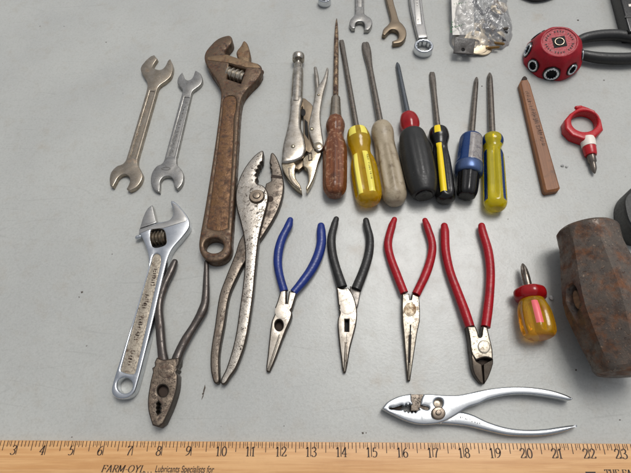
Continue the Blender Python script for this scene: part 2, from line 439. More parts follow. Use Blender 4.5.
def table_paint():
    g = G("grey_paint")
    big = g.noise(9, 5, 0.6); mid = g.noise(60, 4, 0.6); fine = g.noise(900, 2, 0.5); spk = g.noise(420, 3, 0.6)
    c = g.mix(g.ramp(big, 0.3, 0.7), lin(165, 166, 162), lin(174, 175, 170))
    c = g.mix(g.math('MULTIPLY', g.ramp(mid, 0.5, 0.75), 0.25), c, lin(150, 140, 124))
    c = g.mix(g.math('MULTIPLY', g.ramp(spk, 0.48, 0.66), 0.20), c, lin(136, 134, 130))
    c = g.mix(g.math('MULTIPLY', g.ramp(fine, 0.42, 0.66), 0.15), c, lin(198, 197, 193))
    dots = g.ramp(g.noise(170, 2, 0.5), 0.775, 0.80)
    c = g.mix(g.math('MULTIPLY', dots, 0.7), c, lin(96, 90, 84))
    stain = g.ramp(g.noise(22, 3, 0.55), 0.64, 0.78)
    c = g.mix(g.math('MULTIPLY', stain, 0.30), c, lin(150, 130, 104))
    # hairline scratches: thin level lines of strongly stretched noise
    for rot, sc, th in ((0.36, (1.4, 17, 1), 0.0016), (1.50, (1.2, 14, 1), 0.0014), (-0.46, (1.1, 16, 1), 0.0014), (1.15, (1.0, 15, 1), 0.0014), (0.9, (1.2, 18, 1), 0.0012)):
        n = g.noise(1.0, 1, 0.3, g.map(sc, (0, 0, rot)))
        d = g.math('ABSOLUTE', g.math('SUBTRACT', n, 0.5))
        ln = g.ramp(d, 0.0, th*1.8, 1.0, 0.0)
        ln = g.math('MULTIPLY', ln, g.ramp(g.noise(13, 3, 0.6, g.map((1, 1, 1), (0, 0, 0), (rot, 3, 1))), 0.50, 0.60))
        c = g.mix(g.math('MULTIPLY', ln, 0.17), c, lin(112, 109, 105))
    g.set(Base_Color=c, Roughness=g.ramp(mid, 0.3, 0.7, 0.29, 0.34), Specular_IOR_Level=0.5)
    g.bump(g.math('ADD', spk, g.math('MULTIPLY', mid, 0.2)), 0.17, 0.0006)
    return g.mat

# ------------------------------------------------------------------ the surface the tools lie on
b = MB()
b.prism_xy([[(-1.1, -0.55), (1.1, -0.55), (1.1, 1.2), (-1.1, 1.2)]], -0.035, 0.0, 0.004)
t = b.build("table_top", table_paint()); tag(t, "grey painted table top with fine scratches under all the tools", "table top", kind='structure')

# ------------------------------------------------------------------ wooden ruler with its print
ZR = 0.005
def pen(mb, pts, M, wmin, wmax, z, mi=0):
    """a stroke of a broad-nib pen as a flat ribbon; M maps glyph space to table metres"""
    q = [np.array(M(x, y)) for x, y in pts]
    L, Rr = [], []
    for i, p in enumerate(q):
        d = q[min(i+1, len(q)-1)] - q[max(i-1, 0)]; l = np.linalg.norm(d)
        d = d/l if l > 0 else np.array([1, 0]); nn = np.array([-d[1], d[0]])
        ww = (wmin + (wmax-wmin)*abs(d[1])**1.3)/2
        L.append((*(p+nn*ww), z)); Rr.append((*(p-nn*ww), z))
    a = mb.add(L); c = mb.add(Rr)
    for i in range(len(q)-1): mb.face((c+i, c+i+1, a+i+1, a+i), mi, False)
def arc(cx, cy, rx, ry, a0, a1, n=14): return [(cx+rx*math.cos(R_(a0+(a1-a0)*k/n)), cy+ry*math.sin(R_(a0+(a1-a0)*k/n))) for k in range(n+1)]
def sp(*p): return hermite(list(p), False, 5)
six = sp((.48, .97), (.26, .86), (.1, .6), (.06, .32), (.14, .08), (.3, 0), (.46, .08), (.52, .28), (.45, .48), (.3, .56), (.14, .46), (.07, .3))
GL = {
 '0': [arc(.3, .5, .24, .49, 90, 450, 24)],
 '1': [[(.12, .8), (.29, .98)], [(.3, 1), (.3, 0)], [(.14, .01), (.46, .01)]],
 '2': [sp((.07, .72), (.12, .92), (.3, 1), (.48, .9), (.5, .72), (.4, .5), (.2, .25), (.05, .03)), [(.05, .04), (.5, .04)], [(.5, .02), (.56, .2)]],
 '3': [sp((.08, .82), (.16, .95), (.3, 1), (.46, .9), (.47, .72), (.36, .57), (.22, .53)), sp((.22, .53), (.42, .47), (.52, .28), (.44, .08), (.26, 0), (.1, .05), (.04, .16))],
 '4': [[(.4, 0), (.4, 1)], [(.4, 1), (.03, .3)], [(.03, .3), (.58, .3)], [(.27, .01), (.53, .01)]],
 '5': [[(.5, .97), (.16, .97)], [(.16, .98), (.12, .56)], sp((.12, .56), (.3, .62), (.48, .5), (.5, .28), (.4, .06), (.22, 0), (.06, .08))],
 '6': [six], '9': [[(.58-x, 1-y) for x, y in six]],
 '7': [[(.05, .82), (.08, .97)], [(.08, .96), (.54, .96)], sp((.54, .97), (.32, .5), (.22, 0))],
 '8': [arc(.3, .76, .18, .23, 90, 450, 18), arc(.3, .26, .23, .26, 90, 450, 18)],
 'F': [[(.14, 0), (.14, 1)], [(.02, .98), (.62, .98)], [(.62, .99), (.62, .78)], [(.14, .52), (.44, .52)], [(.44, .62), (.44, .42)], [(.02, .02), (.28, .02)]],
 'A': [[(.08, 0), (.36, 1)], [(.36, 1), (.64, 0)], [(.18, .34), (.54, .34)], [(0, .02), (.18, .02)], [(.54, .02), (.76, .02)]],
 'R': [[(.14, 0), (.14, 1)], sp((.02, .98), (.4, .98), (.58, .86), (.58, .64), (.4, .52), (.14, .5)), [(.36, .5), (.64, .02)], [(.02, .02), (.28, .02)], [(.6, .02), (.74, .02)]],
 'M': [[(.12, 0), (.12, 1)], [(.12, 1), (.44, .12)], [(.44, .12), (.76, 1)], [(.76, 1), (.76, 0)], [(.02, .98), (.14, .98)], [(.74, .98), (.88, .98)], [(.02, .02), (.24, .02)], [(.64, .02), (.88, .02)]],
 '-': [[(.06, .4), (.36, .4)]],
 'O': [arc(.4, .5, .36, .49, 90, 450, 24)],
 'Y': [[(.1, 1), (.38, .48)], [(.66, 1), (.38, .48)], [(.38, .5), (.38, 0)], [(0, .98), (.22, .98)], [(.54, .98), (.76, .98)], [(.26, .02), (.5, .02)]],
 'L': [[(.14, 0), (.14, 1)], [(.02, .02), (.6, .02)], [(.6, 0), (.6, .22)], [(.02, .98), (.28, .98)]],
 'T': [[(.36, 0), (.36, 1)], [(.02, .98), (.7, .98)], [(.03, 1), (.03, .8)], [(.69, 1), (.69, .8)], [(.24, .02), (.48, .02)]],
 'H': [[(.14, 0), (.14, 1)], [(.62, 0), (.62, 1)], [(.14, .5), (.62, .5)], [(.02, .02), (.26, .02)], [(.5, .02), (.74, .02)], [(.02, .98), (.26, .98)], [(.5, .98), (.74, .98)]],
 'E': [[(.14, 0), (.14, 1)], [(.02, .98), (.6, .98)], [(.6, .99), (.6, .8)], [(.14, .52), (.44, .52)], [(.02, .02), (.6, .02)], [(.62, 0), (.62, .22)]],
 '.': [[(.1, .0), (.1, .12)]], ' ': [],
}
ADV = {'1': .56, 'F': .7, 'A': .78, 'R': .76, 'M': .94, '-': .44, 'O': .86, 'Y': .78, 'L': .68, 'T': .76, 'H': .8, 'E': .7, '.': .42, ' ': .4}
def write(mb, text, base, ex, ey, size, wmin, wmax, z, shear=0.0, track=1.0, mi=0):
    x = 0.0
    for ch in text:
        for st in GL[ch]:
            pen(mb, st, lambda u, v: base + ex*((u+x+shear*v)*size*track) + ey*(v*size), wmin, wmax, z, mi)
        x += ADV.get(ch, .62)
    return x*size*track
e0, e1 = P(0, 440.3, ZR), P(631, 443.9, ZR)
ex = np.array((e1-e0)[:2]); ex /= np.linalg.norm(ex); ey = np.array([-ex[1], ex[0]])
E0 = np.array(e0[:2])
def along(px):                                          # distance along the edge where image column px meets it
    lo, hi = -0.2, 0.9
    for _ in range(50):
        m = (lo+hi)/2; q = E0 + ex*m
        if proj((q[0], q[1], ZR))[0] < px: lo = m
        else: hi = m
    return lo
s3, s23 = along(19.2), along(618.3); INCH = (s23-s3)/20
print("INCH mm", INCH*1000, [round(proj((*(E0+ex*(s3+INCH*k)), ZR))[0], 1) for k in range(21)])
WR = 0.0285
def rp(u, v): return E0 + ex*u + ey*v                   # u along, v from the edge (negative = towards the viewer)
ruler = thing("wooden_ruler", "long pale wooden ruler with inch numbers lying along the front of the table", "ruler", 315, 455)
Mr = Matrix.Identity(4)
b = MB(); c_ = [rp(s3-3.4*INCH, 0), rp(s3-3.4*INCH, -WR), rp(s3+33*INCH, -WR), rp(s3+33*INCH, 0)]
b.prism_xy([[tuple(p) for p in c_]], 0.0003, ZR, 0.0005)
b.build("stick", RULER_WOOD, ruler)
b = MB(); zt = ZR+0.00012
def quad(mb, u0, u1, v0, v1, z, mi=0):
    i = mb.add([(*rp(u0, v0), z), (*rp(u1, v0), z), (*rp(u1, v1), z), (*rp(u0, v1), z)]); mb.face((i, i+1, i+2, i+3), mi, False)
rr = random.Random(3)
for k in range(-27, 33*8):
    u = s3 + INCH*k/8
    ln = 0.0112 if k % 8 == 0 else 0.0082 if k % 8 == 4 else 0.0050
    ln += rr.uniform(-.0002, .0002); hw = 0.00034 if k % 8 == 0 else .0003
    quad(b, u-hw, u+hw, -ln, -0.0003, zt)
    if k % 8 in (0, 1, 2, 5, 6, 7) and rr.random() < .35: quad(b, u+INCH/16-hw*.6, u+INCH/16+hw*.6, -0.0036, -0.0004, zt)
b.build("tick_marks", INK, ruler)
b = MB()
for k in range(0, 36):
    u = s3 + INCH*(k-3)
    if k == 0: continue
    hgt = 0.0074
    if k < 10: write(b, str(k), rp(u-0.0052, -0.0114), ex, ey, hgt, .0004, .0011, zt, shear=.12)
    else:
        write(b, str(k)[0], rp(u-0.0050 if str(k)[0] != '1' else u-.0047, -0.0114), ex, ey, hgt, .0004, .0011, zt)
        write(b, str(k)[1], rp(u+0.0007 if str(k)[1] != '1' else u, -0.0114), ex, ey, hgt, .0004, .0011, zt)
b.build("numerals", INK, ruler)
b = MB()
def uat(px, py):                                        # ruler coordinates of an image point
    q = np.array(P(px, py, ZR)[:2]) - E0; return q @ ex, q @ ey
u0, v0 = uat(100.8, 472.3)
write(b, "FARM-OYL...", rp(u0, v0), ex, ey, 0.0054, .0003, .0010, zt, shear=.22, track=1.16)
u1, v1 = uat(606, 477.3)
write(b, "THE FARM", rp(u1, v1), ex, ey, 0.0056, .0003, .0009, zt, track=.92)
# a dark printed emblem, only its upper corner is in view
ul, vl = uat(575, 473.5)
for (a0, a1, h0, h1) in ((0, .0035, -.006, -.0012), (.0035, .0085, -.006, .0008), (.0085, .0165, -.006, .0019)):
    quad(b, ul+a0, ul+a1, vl+h0, vl+h1-.0006, zt)
b.build("maker_lettering", INK, ruler)
fc = bpy.data.curves.new("slogan_font", 'FONT'); fc.body = "Lubricants Specialists for"; fc.size = 0.0074; fc.shear = 0.22; fc.offset = 0.00008
fo = bpy.data.objects.new("slogan_font", fc)
fm = fo.to_mesh(); vs = [v.co.copy() for v in fm.vertices]; fs = [tuple(p.vertices) for p in fm.polygons]
wid = max(v.x for v in vs); ua, va = uat(154.5, 472.3); ub, _ = uat(214, 472.6); kx = (ub-ua)/wid
b = MB(); i0 = b.add([(*(rp(ua, va) + ex*(v.x*kx) + ey*v.y), zt) for v in vs])
for f in fs: b.face([i0+i for i in f], 0, False)
fo.to_mesh_clear(); bpy.data.objects.remove(fo); bpy.data.curves.remove(fc)
b.build("slogan_lettering", INK, ruler)

# ------------------------------------------------------------------ open-end wrenches on the left
def marks(mb, p0, p1, z, n, h, seed, wgt=.0004, mi=0):
    """a row of small worn, half filled stamped strokes between two image points"""
    r = random.Random(seed); A, B = P(*p0, z), P(*p1, z); d = (B-A); L = d.length; d.normalize(); s_ = Vector((-d.y, d.x, 0))
    for k in range(n):
        c = A + d*(L*(k+.5)/n); w_ = L/n*.34
        for q in range(r.randint(2, 4)):
            if r.random() < .5: a = (r.uniform(-1, 1), r.uniform(-1, -.2)); e = (a[0]+r.uniform(-.3, .3), r.uniform(.1, 1))
            else: a = (r.uniform(-1, -.2), r.uniform(-1, 1)); e = (r.uniform(.2, 1), a[1]+r.uniform(-.3, .3))
            pts = [c + d*((a[0]+(e[0]-a[0])*u)*w_) + s_*((a[1]+(e[1]-a[1])*u)*h/2) for u in (0, .35, .7, 1)]
            t_ = (pts[-1]-pts[0]).normalized(); n_ = Vector((-t_.y, t_.x, 0))
            lo = [p - n_*wgt*r.uniform(.2, .75) for p in pts]; hi = [p + n_*wgt*r.uniform(.2, .75) for p in pts]
            i = mb.add(lo + hi[::-1]); mb.face(tuple(range(i, i+8)), mi, False)

wr = thing("open_end_wrench", "tan worn double open end wrench with rust spots on its handle, far left", "wrench", 140, 125, "wrenches")
b = MB()
out1 = [(154.5, 55.4, 1), (150.7, 56.8), (144.4, 62.7), (140.8, 69), (143.2, 75.6), (146.6, 81), (147.6, 86), (146.6, 92, 1), (127.6, 156, 1), (125.8, 161), (122.6, 164.4), (117, 166.6), (111.5, 172.5), (109.9, 179), (110.4, 186, 1), (113.2, 187.3, 1), (116, 182), (118.6, 177.6), (124.1, 174.6), (129, 177), (130, 182), (126.8, 189.3, 1), (129.9, 191.2, 1), (136, 188), (141, 182), (142.8, 175.5), (140.4, 169.5), (138, 165), (137.8, 159, 1), (156.6, 93, 1), (158.2, 88), (161, 84.8), (166.4, 81), (171.2, 76), (173.2, 66.5), (170.3, 59.2, 1), (168.2, 61, 1), (165, 67), (161, 70), (155.5, 69.3), (152.8, 67.2), (157.4, 59, 1)]
b.prism(out1, 0.0002, 0.0058, 0.0009, holes=[K((150.2, 91), (154.4, 92), (135.2, 158), (130, 157))], zmap=.0048)
b.prism(K((149, 88), (155.6, 89), (136.2, 160), (128.8, 159)), 0.0002, 0.0048, 0.0001, zmap=.0048)
b.build("wrench_body", STEEL_TAN, wr)
b = MB(); marks(b, (134.5, 142), (147.5, 98), .00495, 9, .003, 4, .0006)
b.build("stamped_lettering", metal("bright_stamp", lin(214, 204, 186), .3, 0.3, .3, .8, sc=160, r1=lin(166, 104, 44), r2=lin(140, 84, 38)), wr)

wr = thing("open_end_wrench", "small bright double open end wrench left of the big rusty adjustable wrench", "wrench", 176, 130, "wrenches")
b = MB()
b.prism([(182.4, 72.8, 1), (178.6, 77.5), (177.6, 83), (180, 87.2), (182.4, 89.6), (182.4, 93, 1), (165.6, 156, 1), (164.2, 161), (162, 164), (156.5, 167), (151.8, 174.5), (151.3, 184), (154.5, 190), (159.6, 192.4, 1), (160.2, 186), (160.4, 181.5), (164, 177.2), (170.6, 177), (173.6, 181), (174.6, 187), (177.6, 189.6, 1), (181.6, 185), (183.6, 179), (183, 172.5), (179.4, 167.4), (177, 164.6), (176.6, 158, 1), (191.6, 94, 1), (193, 91), (197, 88), (201, 84.5), (202.6, 79.5), (200.5, 74), (195.6, 70.8, 1), (194.2, 74.5), (192.3, 78.6), (188.5, 80.6), (185.2, 79.2), (184, 76.5)], 0.0002, 0.0054, 0.0008, holes=[K((184.6, 97), (189.6, 98), (174.4, 157), (168, 156))], zmap=.0044)
b.prism(K((183.6, 95), (190.4, 96), (175, 159), (167.2, 158)), 0.0002, 0.0045, 0.0001, zmap=.0044)
b.build("wrench_body", STEEL_GREY, wr)
b = MB(); marks(b, (171.5, 153), (186.3, 101), .00465, 14, .0026, 9, .0004)
b.prism(ell(166, 168.6, 4.6, 1.7), .005, .0056, .0001, holes=[ell(166, 168.6, 3.6, 1.0)])
b.build("stamped_lettering", flat("stamp_shade", lin(104, 102, 98), .5, .5), wr)

# ------------------------------------------------------------------ big rusty adjustable wrench
aw = thing("adjustable_wrench", "big brown rusty adjustable wrench with a ring at its handle end", "wrench", 220, 150, "adjustable wrenches")
b = MB()
ZA = .013
forg = [(231.5, 37.6), (227.8, 36.6), (218, 40), (209.5, 48), (205, 55.5), (205.6, 63), (210.9, 73), (216.5, 81), (220.2, 89), (221.2, 96), (220.2, 108), (215.4, 145), (206, 205), (200.5, 236), (199.4, 247), (202.5, 256.5), (210, 262), (218, 262.4), (226, 259), (230.8, 252), (231.8, 240), (234.5, 200), (238.2, 140), (240, 112), (242, 100), (245, 94), (251, 87), (258, 80), (262, 73.5, 1), (261.6, 67.5), (258, 64.5, 1), (240, 60), (226, 55.4, 1), (225.2, 52.5), (228.5, 48.5), (232.6, 42.6)]
win = K((229.3, 65), (246, 70), (241, 84.6), (227, 79.8))
ring = ell(214.3, 246.2, 9.6, 7.6, 32)
panel = [(225.4, 99), (235.6, 99), (233.6, 120, 1), (232.6, 150, 1), (227.6, 229, 1), (218, 231), (208, 228.6, 1), (217.8, 160, 1), (223.4, 112, 1)]
b.prism(forg, .0005, ZA, .0021, holes=[win, ring, panel], zmap=.0105)
b.build("wrench_body", RUST_DARK, aw)
b = MB(); b.prism(K((228, 63.5), (247.5, 69), (242, 86), (225.5, 81)), .0005, .005, .0002); b.build("worm_recess", BROWN_GAP, aw)
b = MB(); b.prism([(223.4, 96, 1), (237, 96, 1), (235, 120, 1), (234, 150, 1), (229, 232.5, 1), (206.6, 231.5, 1), (216.6, 160, 1), (222, 112, 1)], .0005, .0118, .0001, zmap=.0105); b.build("rusted_panel", RUST_PANEL, aw)
b = MB()
b.prism([(245, 42), (241, 47), (236.6, 53.5), (238, 58.5), (239.6, 62.5), (248.5, 65), (250, 60), (250, 51.5)], .001, ZA-.0015, .0022)
b.prism([(227, 56.2, 1), (240, 60.6, 1), (257.5, 65.4, 1), (260.6, 69.6, 1), (246, 69, 1), (229, 64.4, 1), (208, 61.6, 1), (208, 58.6, 1)], .001, ZA+.0005, .0004)
b.build("movable_jaw", RUSTY, aw)
def worm(parent, a, c, n, rpx, mat, z):
    A, B = P(*a, z), P(*c, z); r = rpx*mpp(*a, z); st = []
    m = n*10
    for k in range(m+1):
        u = k/m; st.append((u, r*(0.80 + 0.26*max(0, math.sin(2*math.pi*n*u))**.6)))
    mb = MB(); mb.lathe(A, B, [(0, .0002)] + st + [(1, .0002)], 20); mb.build("worm_screw", mat, parent)
worm(aw, (227.6, 73.2), (244.2, 78.2), 4, 6.6, metal("worm_steel", lin(186, 176, 160), .28, .05, .4, .85, sc=120), .0072)
b = MB(); b.tube([(262, 72, 4), (258.5, 79.5, 5), (252, 86, 5), (247, 92, 4)], .006, 1.2, horiz=False); b.build("rail_end", RUST_DARK, aw)

# ------------------------------------------------------------------ chrome adjustable wrench
aw = thing("adjustable_wrench", "chrome adjustable wrench with rust stained letters along its recessed handle", "wrench", 146, 310, "adjustable wrenches")
b = MB(); ZC = .0105
hole = ell(125, 385.6, 7.9, 8.0, 32)
recess = [(156.8, 253.8), (153.6, 256), (151.8, 262, 1), (121.6, 368), (121.8, 371.4), (133.4, 374.2), (135.6, 371.5), (160.8, 263, 1), (160.4, 256.4)]
b.prism([(171.8, 201), (176.6, 203.5), (184.5, 212.2), (189.2, 220.1), (189.3, 227.2), (182.3, 237.5), (172.5, 249), (168.2, 258), (165, 270), (161.4, 285), (154, 318), (142, 367), (137.4, 384), (134.6, 392), (129, 397.6), (121.5, 399.2), (115, 397.2), (111.8, 392), (112.8, 384.5), (117.7, 368), (130, 330), (144, 284), (148.6, 266), (148.6, 257), (146.6, 248.5), (144, 241.5), (141.4, 236.2), (139, 233.5, 1), (140.5, 229.4, 1), (157.5, 222.8), (168.6, 220.6), (172.8, 215.6), (173.2, 210.4), (171.2, 204.5)], .0005, .0095, .0013, zmap=.0085, holes=[[(150.8, 231.5), (153, 230), (161, 229.4), (164, 230.6), (165.6, 238), (166, 243.6), (163, 246), (155.6, 247.6), (152.8, 246), (151.5, 239)], hole, recess])
b.build("wrench_body", CHROME, aw)
b = MB(); b.prism(K((149.5, 228.5), (165.5, 228), (167.5, 246.5), (151.8, 249)), .0005, .0035, .0002); b.build("worm_recess", BLACK_GAP, aw)
worm(aw, (152, 239.2), (165.4, 237.4), 4, 7.2, metal("worm_dark", lin(120, 108, 92), .35, .1, .4, .8, sc=120), .0062)
b = MB()
b.prism([(152.8, 205.6, 1), (148.2, 209), (144.2, 216.5), (141.9, 223.5), (140.3, 229.2, 1), (157.4, 222.9, 1), (156.2, 220)], .0015, .0086, .0009)
b.prism([(139.6, 229.8, 1), (156, 224.4, 1), (168.8, 221.4), (173.6, 216.4), (174, 210.4), (172.2, 203.4, 1), (176.6, 205.4), (183.4, 212.6), (187.2, 219.6), (186, 221.8, 1), (164, 228.6, 1), (150, 230, 1), (139.4, 234.4, 1)], .0085, .0099, .0004, zmap=.0085)
b.build("movable_jaw", CHROME_SAT, aw)
b = MB(); b.tube([(137.4, 237.6, 4.6), (140.5, 236.4, 4.6)], .005, 1.0, horiz=False); b.build("rail_pin", CHROME, aw)
b = MB(); b.prism([(157, 252), (152.6, 255.4), (151, 262, 1), (120.8, 368.5), (121, 372.4), (134, 375.2), (136.4, 371.5), (161.6, 263, 1), (161.4, 255.4)], .0004, .0080, .0001, zmap=.0085); b.build("recessed_panel", CHROME_DIRT, aw)
b = MB()
for k, (p, q, n) in enumerate((((152.6, 286), (155.6, 268), 6), ((143.6, 309), (147.6, 294), 5), ((135.6, 341), (141.8, 316), 8), ((128.5, 366), (133, 350), 4))):
    marks(b, p, q, .00815, n+2, .0046, 20+k, .0008)
b.build("stamped_lettering", flat("rust_letter", lin(84, 66, 54), .7), aw)

# ------------------------------------------------------------------ large worn slip-joint pliers
pl = thing("slip_joint_pliers", "long pitted steel slip joint pliers with open jaws beside the rusty adjustable wrench", "pliers", 240, 270, "pliers")
b = MB()
b.prism([(271.8, 153.2), (275.8, 156.2), (279.8, 165), (282.2, 174), (284, 186), (281.8, 200.5), (276, 215), (264.6, 234), (256, 246), (243, 266), (238, 276), (229.6, 295.6), (224.4, 326), (219.6, 353), (219.4, 372), (219.4, 382), (216, 384), (213.4, 381), (210.8, 369), (211, 352), (215, 326), (219.6, 295.6), (226.8, 275.4), (235.4, 254), (240, 240), (252, 222), (262, 200), (266, 184, 1), (271.2, 181.5, 1), (271.4, 174.2, 1), (271.2, 170), (269.8, 168), (271, 166), (269.6, 163.5), (270.2, 159)], .0004, .0074, .0013, zmap=.006, sub=4, topmi=1)
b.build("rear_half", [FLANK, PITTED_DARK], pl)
b = MB(); b.prism(K((271.2, 174.6), (282, 176), (282.6, 179), (270.8, 177.6)), .006, .00765, .0003); b.build("jaw_notch", BROWN_GAP, pl)
b = MB(); b.prism(ell(270.3, 199, 3.2, 3), .006, .0076, .0002)
b.build("jaw_notch", BROWN_GAP, pl)
b = MB()
b.prism([(263.4, 151.8), (260.4, 152), (253, 158), (244.1, 170), (238.2, 183.1), (235.9, 195), (236.5, 207), (240.2, 221), (243.6, 236), (245.2, 252), (244.4, 270), (242.2, 290), (240.2, 303), (234.4, 339), (225.6, 368), (219.8, 380), (221, 384), (225, 383), (229, 377), (236, 367), (245.4, 341), (252.4, 301), (255.4, 272), (257.2, 254), (259.4, 237), (263.6, 219.6), (268, 203), (268.4, 195), (266.2, 189.5), (262.6, 186), (257.6, 184.6), (256.2, 181), (258, 178), (255.6, 176), (257.4, 173.6), (256.4, 171.2), (259, 169.6), (258.2, 167), (261, 166), (260.8, 163.4), (262.8, 162), (263.4, 157)], .0030, .0125, .0013, zmap=.0105, sub=4, zf=lambda x, y: .0125 - .0045*min(1, max(0, (y-240)/140)), topmi=1)
b.build("front_half", [FLANK, PITTED], pl)
b = MB(); c0 = P(257, 196.8, .0125); rb = 8*mpp(257, 197, .0125)
b.lathe(c0 + Vector((0, 0, -.001)), c0 + Vector((0, 0, .0042)), [(0, rb), (.35, rb), (.7, rb*.86), (.72, rb*.5), (.95, rb*.4), (1, rb*.1)], 28); b.build("pivot_bolt", JAW_STEEL, pl)

# ------------------------------------------------------------------ lineman's pliers
pl = thing("lineman_pliers", "short square nosed rusty pliers with bare dark handles above the ruler", "pliers", 165, 390, "pliers")
def handle_pts(rows): return [((l+r)/2, y, r-l) for l, r, y in rows]
b = MB(); b.tube(handle_pts([(171.5, 178, 262), (167.2, 176, 270), (159.6, 167.4, 288), (155.3, 163, 306), (155.6, 164.6, 326), (157.6, 166.4, 349), (159, 170, 366)]), .0055, .9, sq=2.6, zs=[.005, .005, .0055, .006, .006, .007, .008]); b.build("handle", LINE_HANDLE, pl)
b = MB(); b.tube(handle_pts([(204.2, 208.6, 262.5), (203.5, 209.2, 275.4), (201.4, 209.5, 300.7), (197.4, 207.8, 311), (189.6, 199, 326), (181, 191.4, 339), (174.6, 184.6, 352), (169, 180, 366)]), .0055, .9, sq=2.6, zs=[.005, .005, .0055, .006, .006, .0065, .007, .008]); b.build("handle", LINE_HANDLE, pl)
b = MB()
b.prism([(156.6, 357.4, 1), (163, 359.4), (170, 358.6), (179, 357.2, 1), (178.6, 364, 1), (176.4, 367, 1), (177.6, 369.4, 1), (175.6, 372, 1), (177.6, 375, 1), (176.4, 389), (171.2, 406), (163.4, 423.4, 1), (158.4, 427.4, 1), (152.2, 425.4, 1), (148.2, 411.6), (147.6, 399.3), (150.1, 382.3), (152.6, 372, 1), (151.8, 368, 1), (154.6, 366, 1), (154.2, 362.4, 1)], .0006, .0125, .0012, zmap=.0125, holes=[ell(162.4, 390.8, 5.4, 5.8), K((158.4, 401.6), (160.6, 404.5), (159.4, 406.5), (160.6, 408.5), (159.4, 410.5), (160.2, 412.5), (157.4, 414.6), (156, 412), (157.2, 410), (156, 408), (157.2, 406), (156.2, 403.5))], topmi=1)
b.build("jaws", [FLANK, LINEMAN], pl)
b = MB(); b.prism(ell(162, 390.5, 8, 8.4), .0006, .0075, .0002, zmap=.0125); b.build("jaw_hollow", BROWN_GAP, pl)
b = MB(); b.prism(K((155, 400), (162, 400), (161.5, 416), (155, 416)), .0006, .004, .0002, zmap=.0125); b.build("serrated_gap", BLACK_GAP, pl)
b = MB(); b.prism(ell(166, 370, 8.4, 8), .011, .0129, .0007, zmap=.0125); b.build("pivot", LINEMAN, pl)

# ------------------------------------------------------------------ needle-nose pliers
def taper(y0, y1, z0, z1):
    return lambda x, y: z0 + (z1-z0)*min(1, max(0, (y-y0)/(y1-y0)))
def nose(parent, left, right, c0_, c1_, zr, slope, mat, bev=.0005):
    """two jaw halves whose tops fall away from the parting line c0_-c1_"""
    def cx(y): return c0_[0]+(c1_[0]-c0_[0])*(y-c0_[1])/(c1_[1]-c0_[1])
    for pts in (left, right):
        b = MB(); b.prism(K(*pts), .0012, .01, bev, zmap=.0095, zf=lambda x, y: zr(x, y) - slope*abs(x-cx(y))*.0009 + .0004, topmi=1); b.build("jaw_tip", [FLANK, mat], parent)

pl = thing("needle_nose_pliers", "needle nose pliers with blue handle grips and a round hole in the jaws", "pliers", 285, 300, "pliers with coloured grips")
b = MB(); b.tube([(290.2, 220, 6.4), (288.4, 226, 9.2), (282.3, 238, 9.6), (278.7, 250.7, 9.5), (277.8, 263.4, 8.8), (279.8, 276, 8.4), (284.2, 291.5, 8.8)], .006, .85, zs=[.0055]*5+[.0065, .0075], roundcap='start'); b.build("grip", GRIP_BLUE, pl)
b = MB(); b.tube([(321, 226, 7.4), (321.1, 231, 9.2), (321.2, 243, 9.8), (318, 255.8, 10.8), (312, 268.5, 11.8), (303.2, 281, 12), (293.4, 292.6, 10.5)], .006, .85, zs=[.0055]*5+[.0065, .0075], roundcap='start'); b.build("grip", GRIP_BLUE, pl)
b = MB()
b.prism([(280.6, 290, 1), (286.4, 290, 1), (286.1, 303, 1), (287.2, 303, 1), (289, 291, 1), (297, 292, 1), (293.4, 304), (292.2, 308, 1), (290.6, 310, 1), (292, 313), (290.8, 319), (285.5, 331), (269.4, 370.4), (265.6, 370), (267, 355), (268.8, 340), (271.4, 322), (274.6, 314, 1), (276.4, 310.6, 1), (275, 307, 1), (277, 302)], .0012, .0095, .0012, zmap=.0095, zf=taper(322, 371, .0095, .0045), holes=[ell(278.9, 325, 3.8, 5.2)], topmi=1)
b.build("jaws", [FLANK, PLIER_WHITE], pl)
nose(pl, [(269.2, 338), (273.6, 331.4), (279.8, 334.2), (267, 370.2), (265.4, 369.6)], [(280.2, 334.4), (285.6, 331), (269.4, 370.6), (267.3, 370.4)], (280, 334), (267.2, 370.4), taper(322, 371, .0095, .0045), .45, PLIER_RUSTY)
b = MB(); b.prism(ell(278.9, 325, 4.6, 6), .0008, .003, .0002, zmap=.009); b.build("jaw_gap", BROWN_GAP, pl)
b = MB(); b.prism(ell(281.8, 311.6, 7, 7.2), .008, .0097, .0003, zmap=.0095); b.build("pivot", PLIER_WHITE, pl)

pl = thing("needle_nose_pliers", "needle nose pliers with black handle grips and a small square slot", "pliers", 350, 300, "pliers with coloured grips")
b = MB(); b.tube([(336.2, 219, 6), (334.8, 223.5, 7.4), (331.5, 238, 8.6), (332.5, 253.2, 8.8), (336.3, 268.5, 9.2), (342.4, 287.4, 10.8)], .006, .85, zs=[.0055]*4+[.0065, .0075], roundcap='start'); b.build("grip", GRIP_BLACK, pl)
b = MB(); b.tube([(366, 220.5, 6.2), (367, 226, 7.4), (369.8, 238, 8), (368.8, 253.2, 9.2), (364.5, 268.5, 10), (356.2, 289.5, 11.4)], .006, .85, zs=[.0055]*4+[.0065, .0075], roundcap='start'); b.build("grip", GRIP_BLACK, pl)
b = MB(); b.prism([(350, 286, 1), (361, 289, 1), (359.5, 298), (356.8, 308), (350, 312)], .001, .0066, .0008, zmap=.0066); b.build("rear_shank", DARK_STEEL, pl)
b = MB()
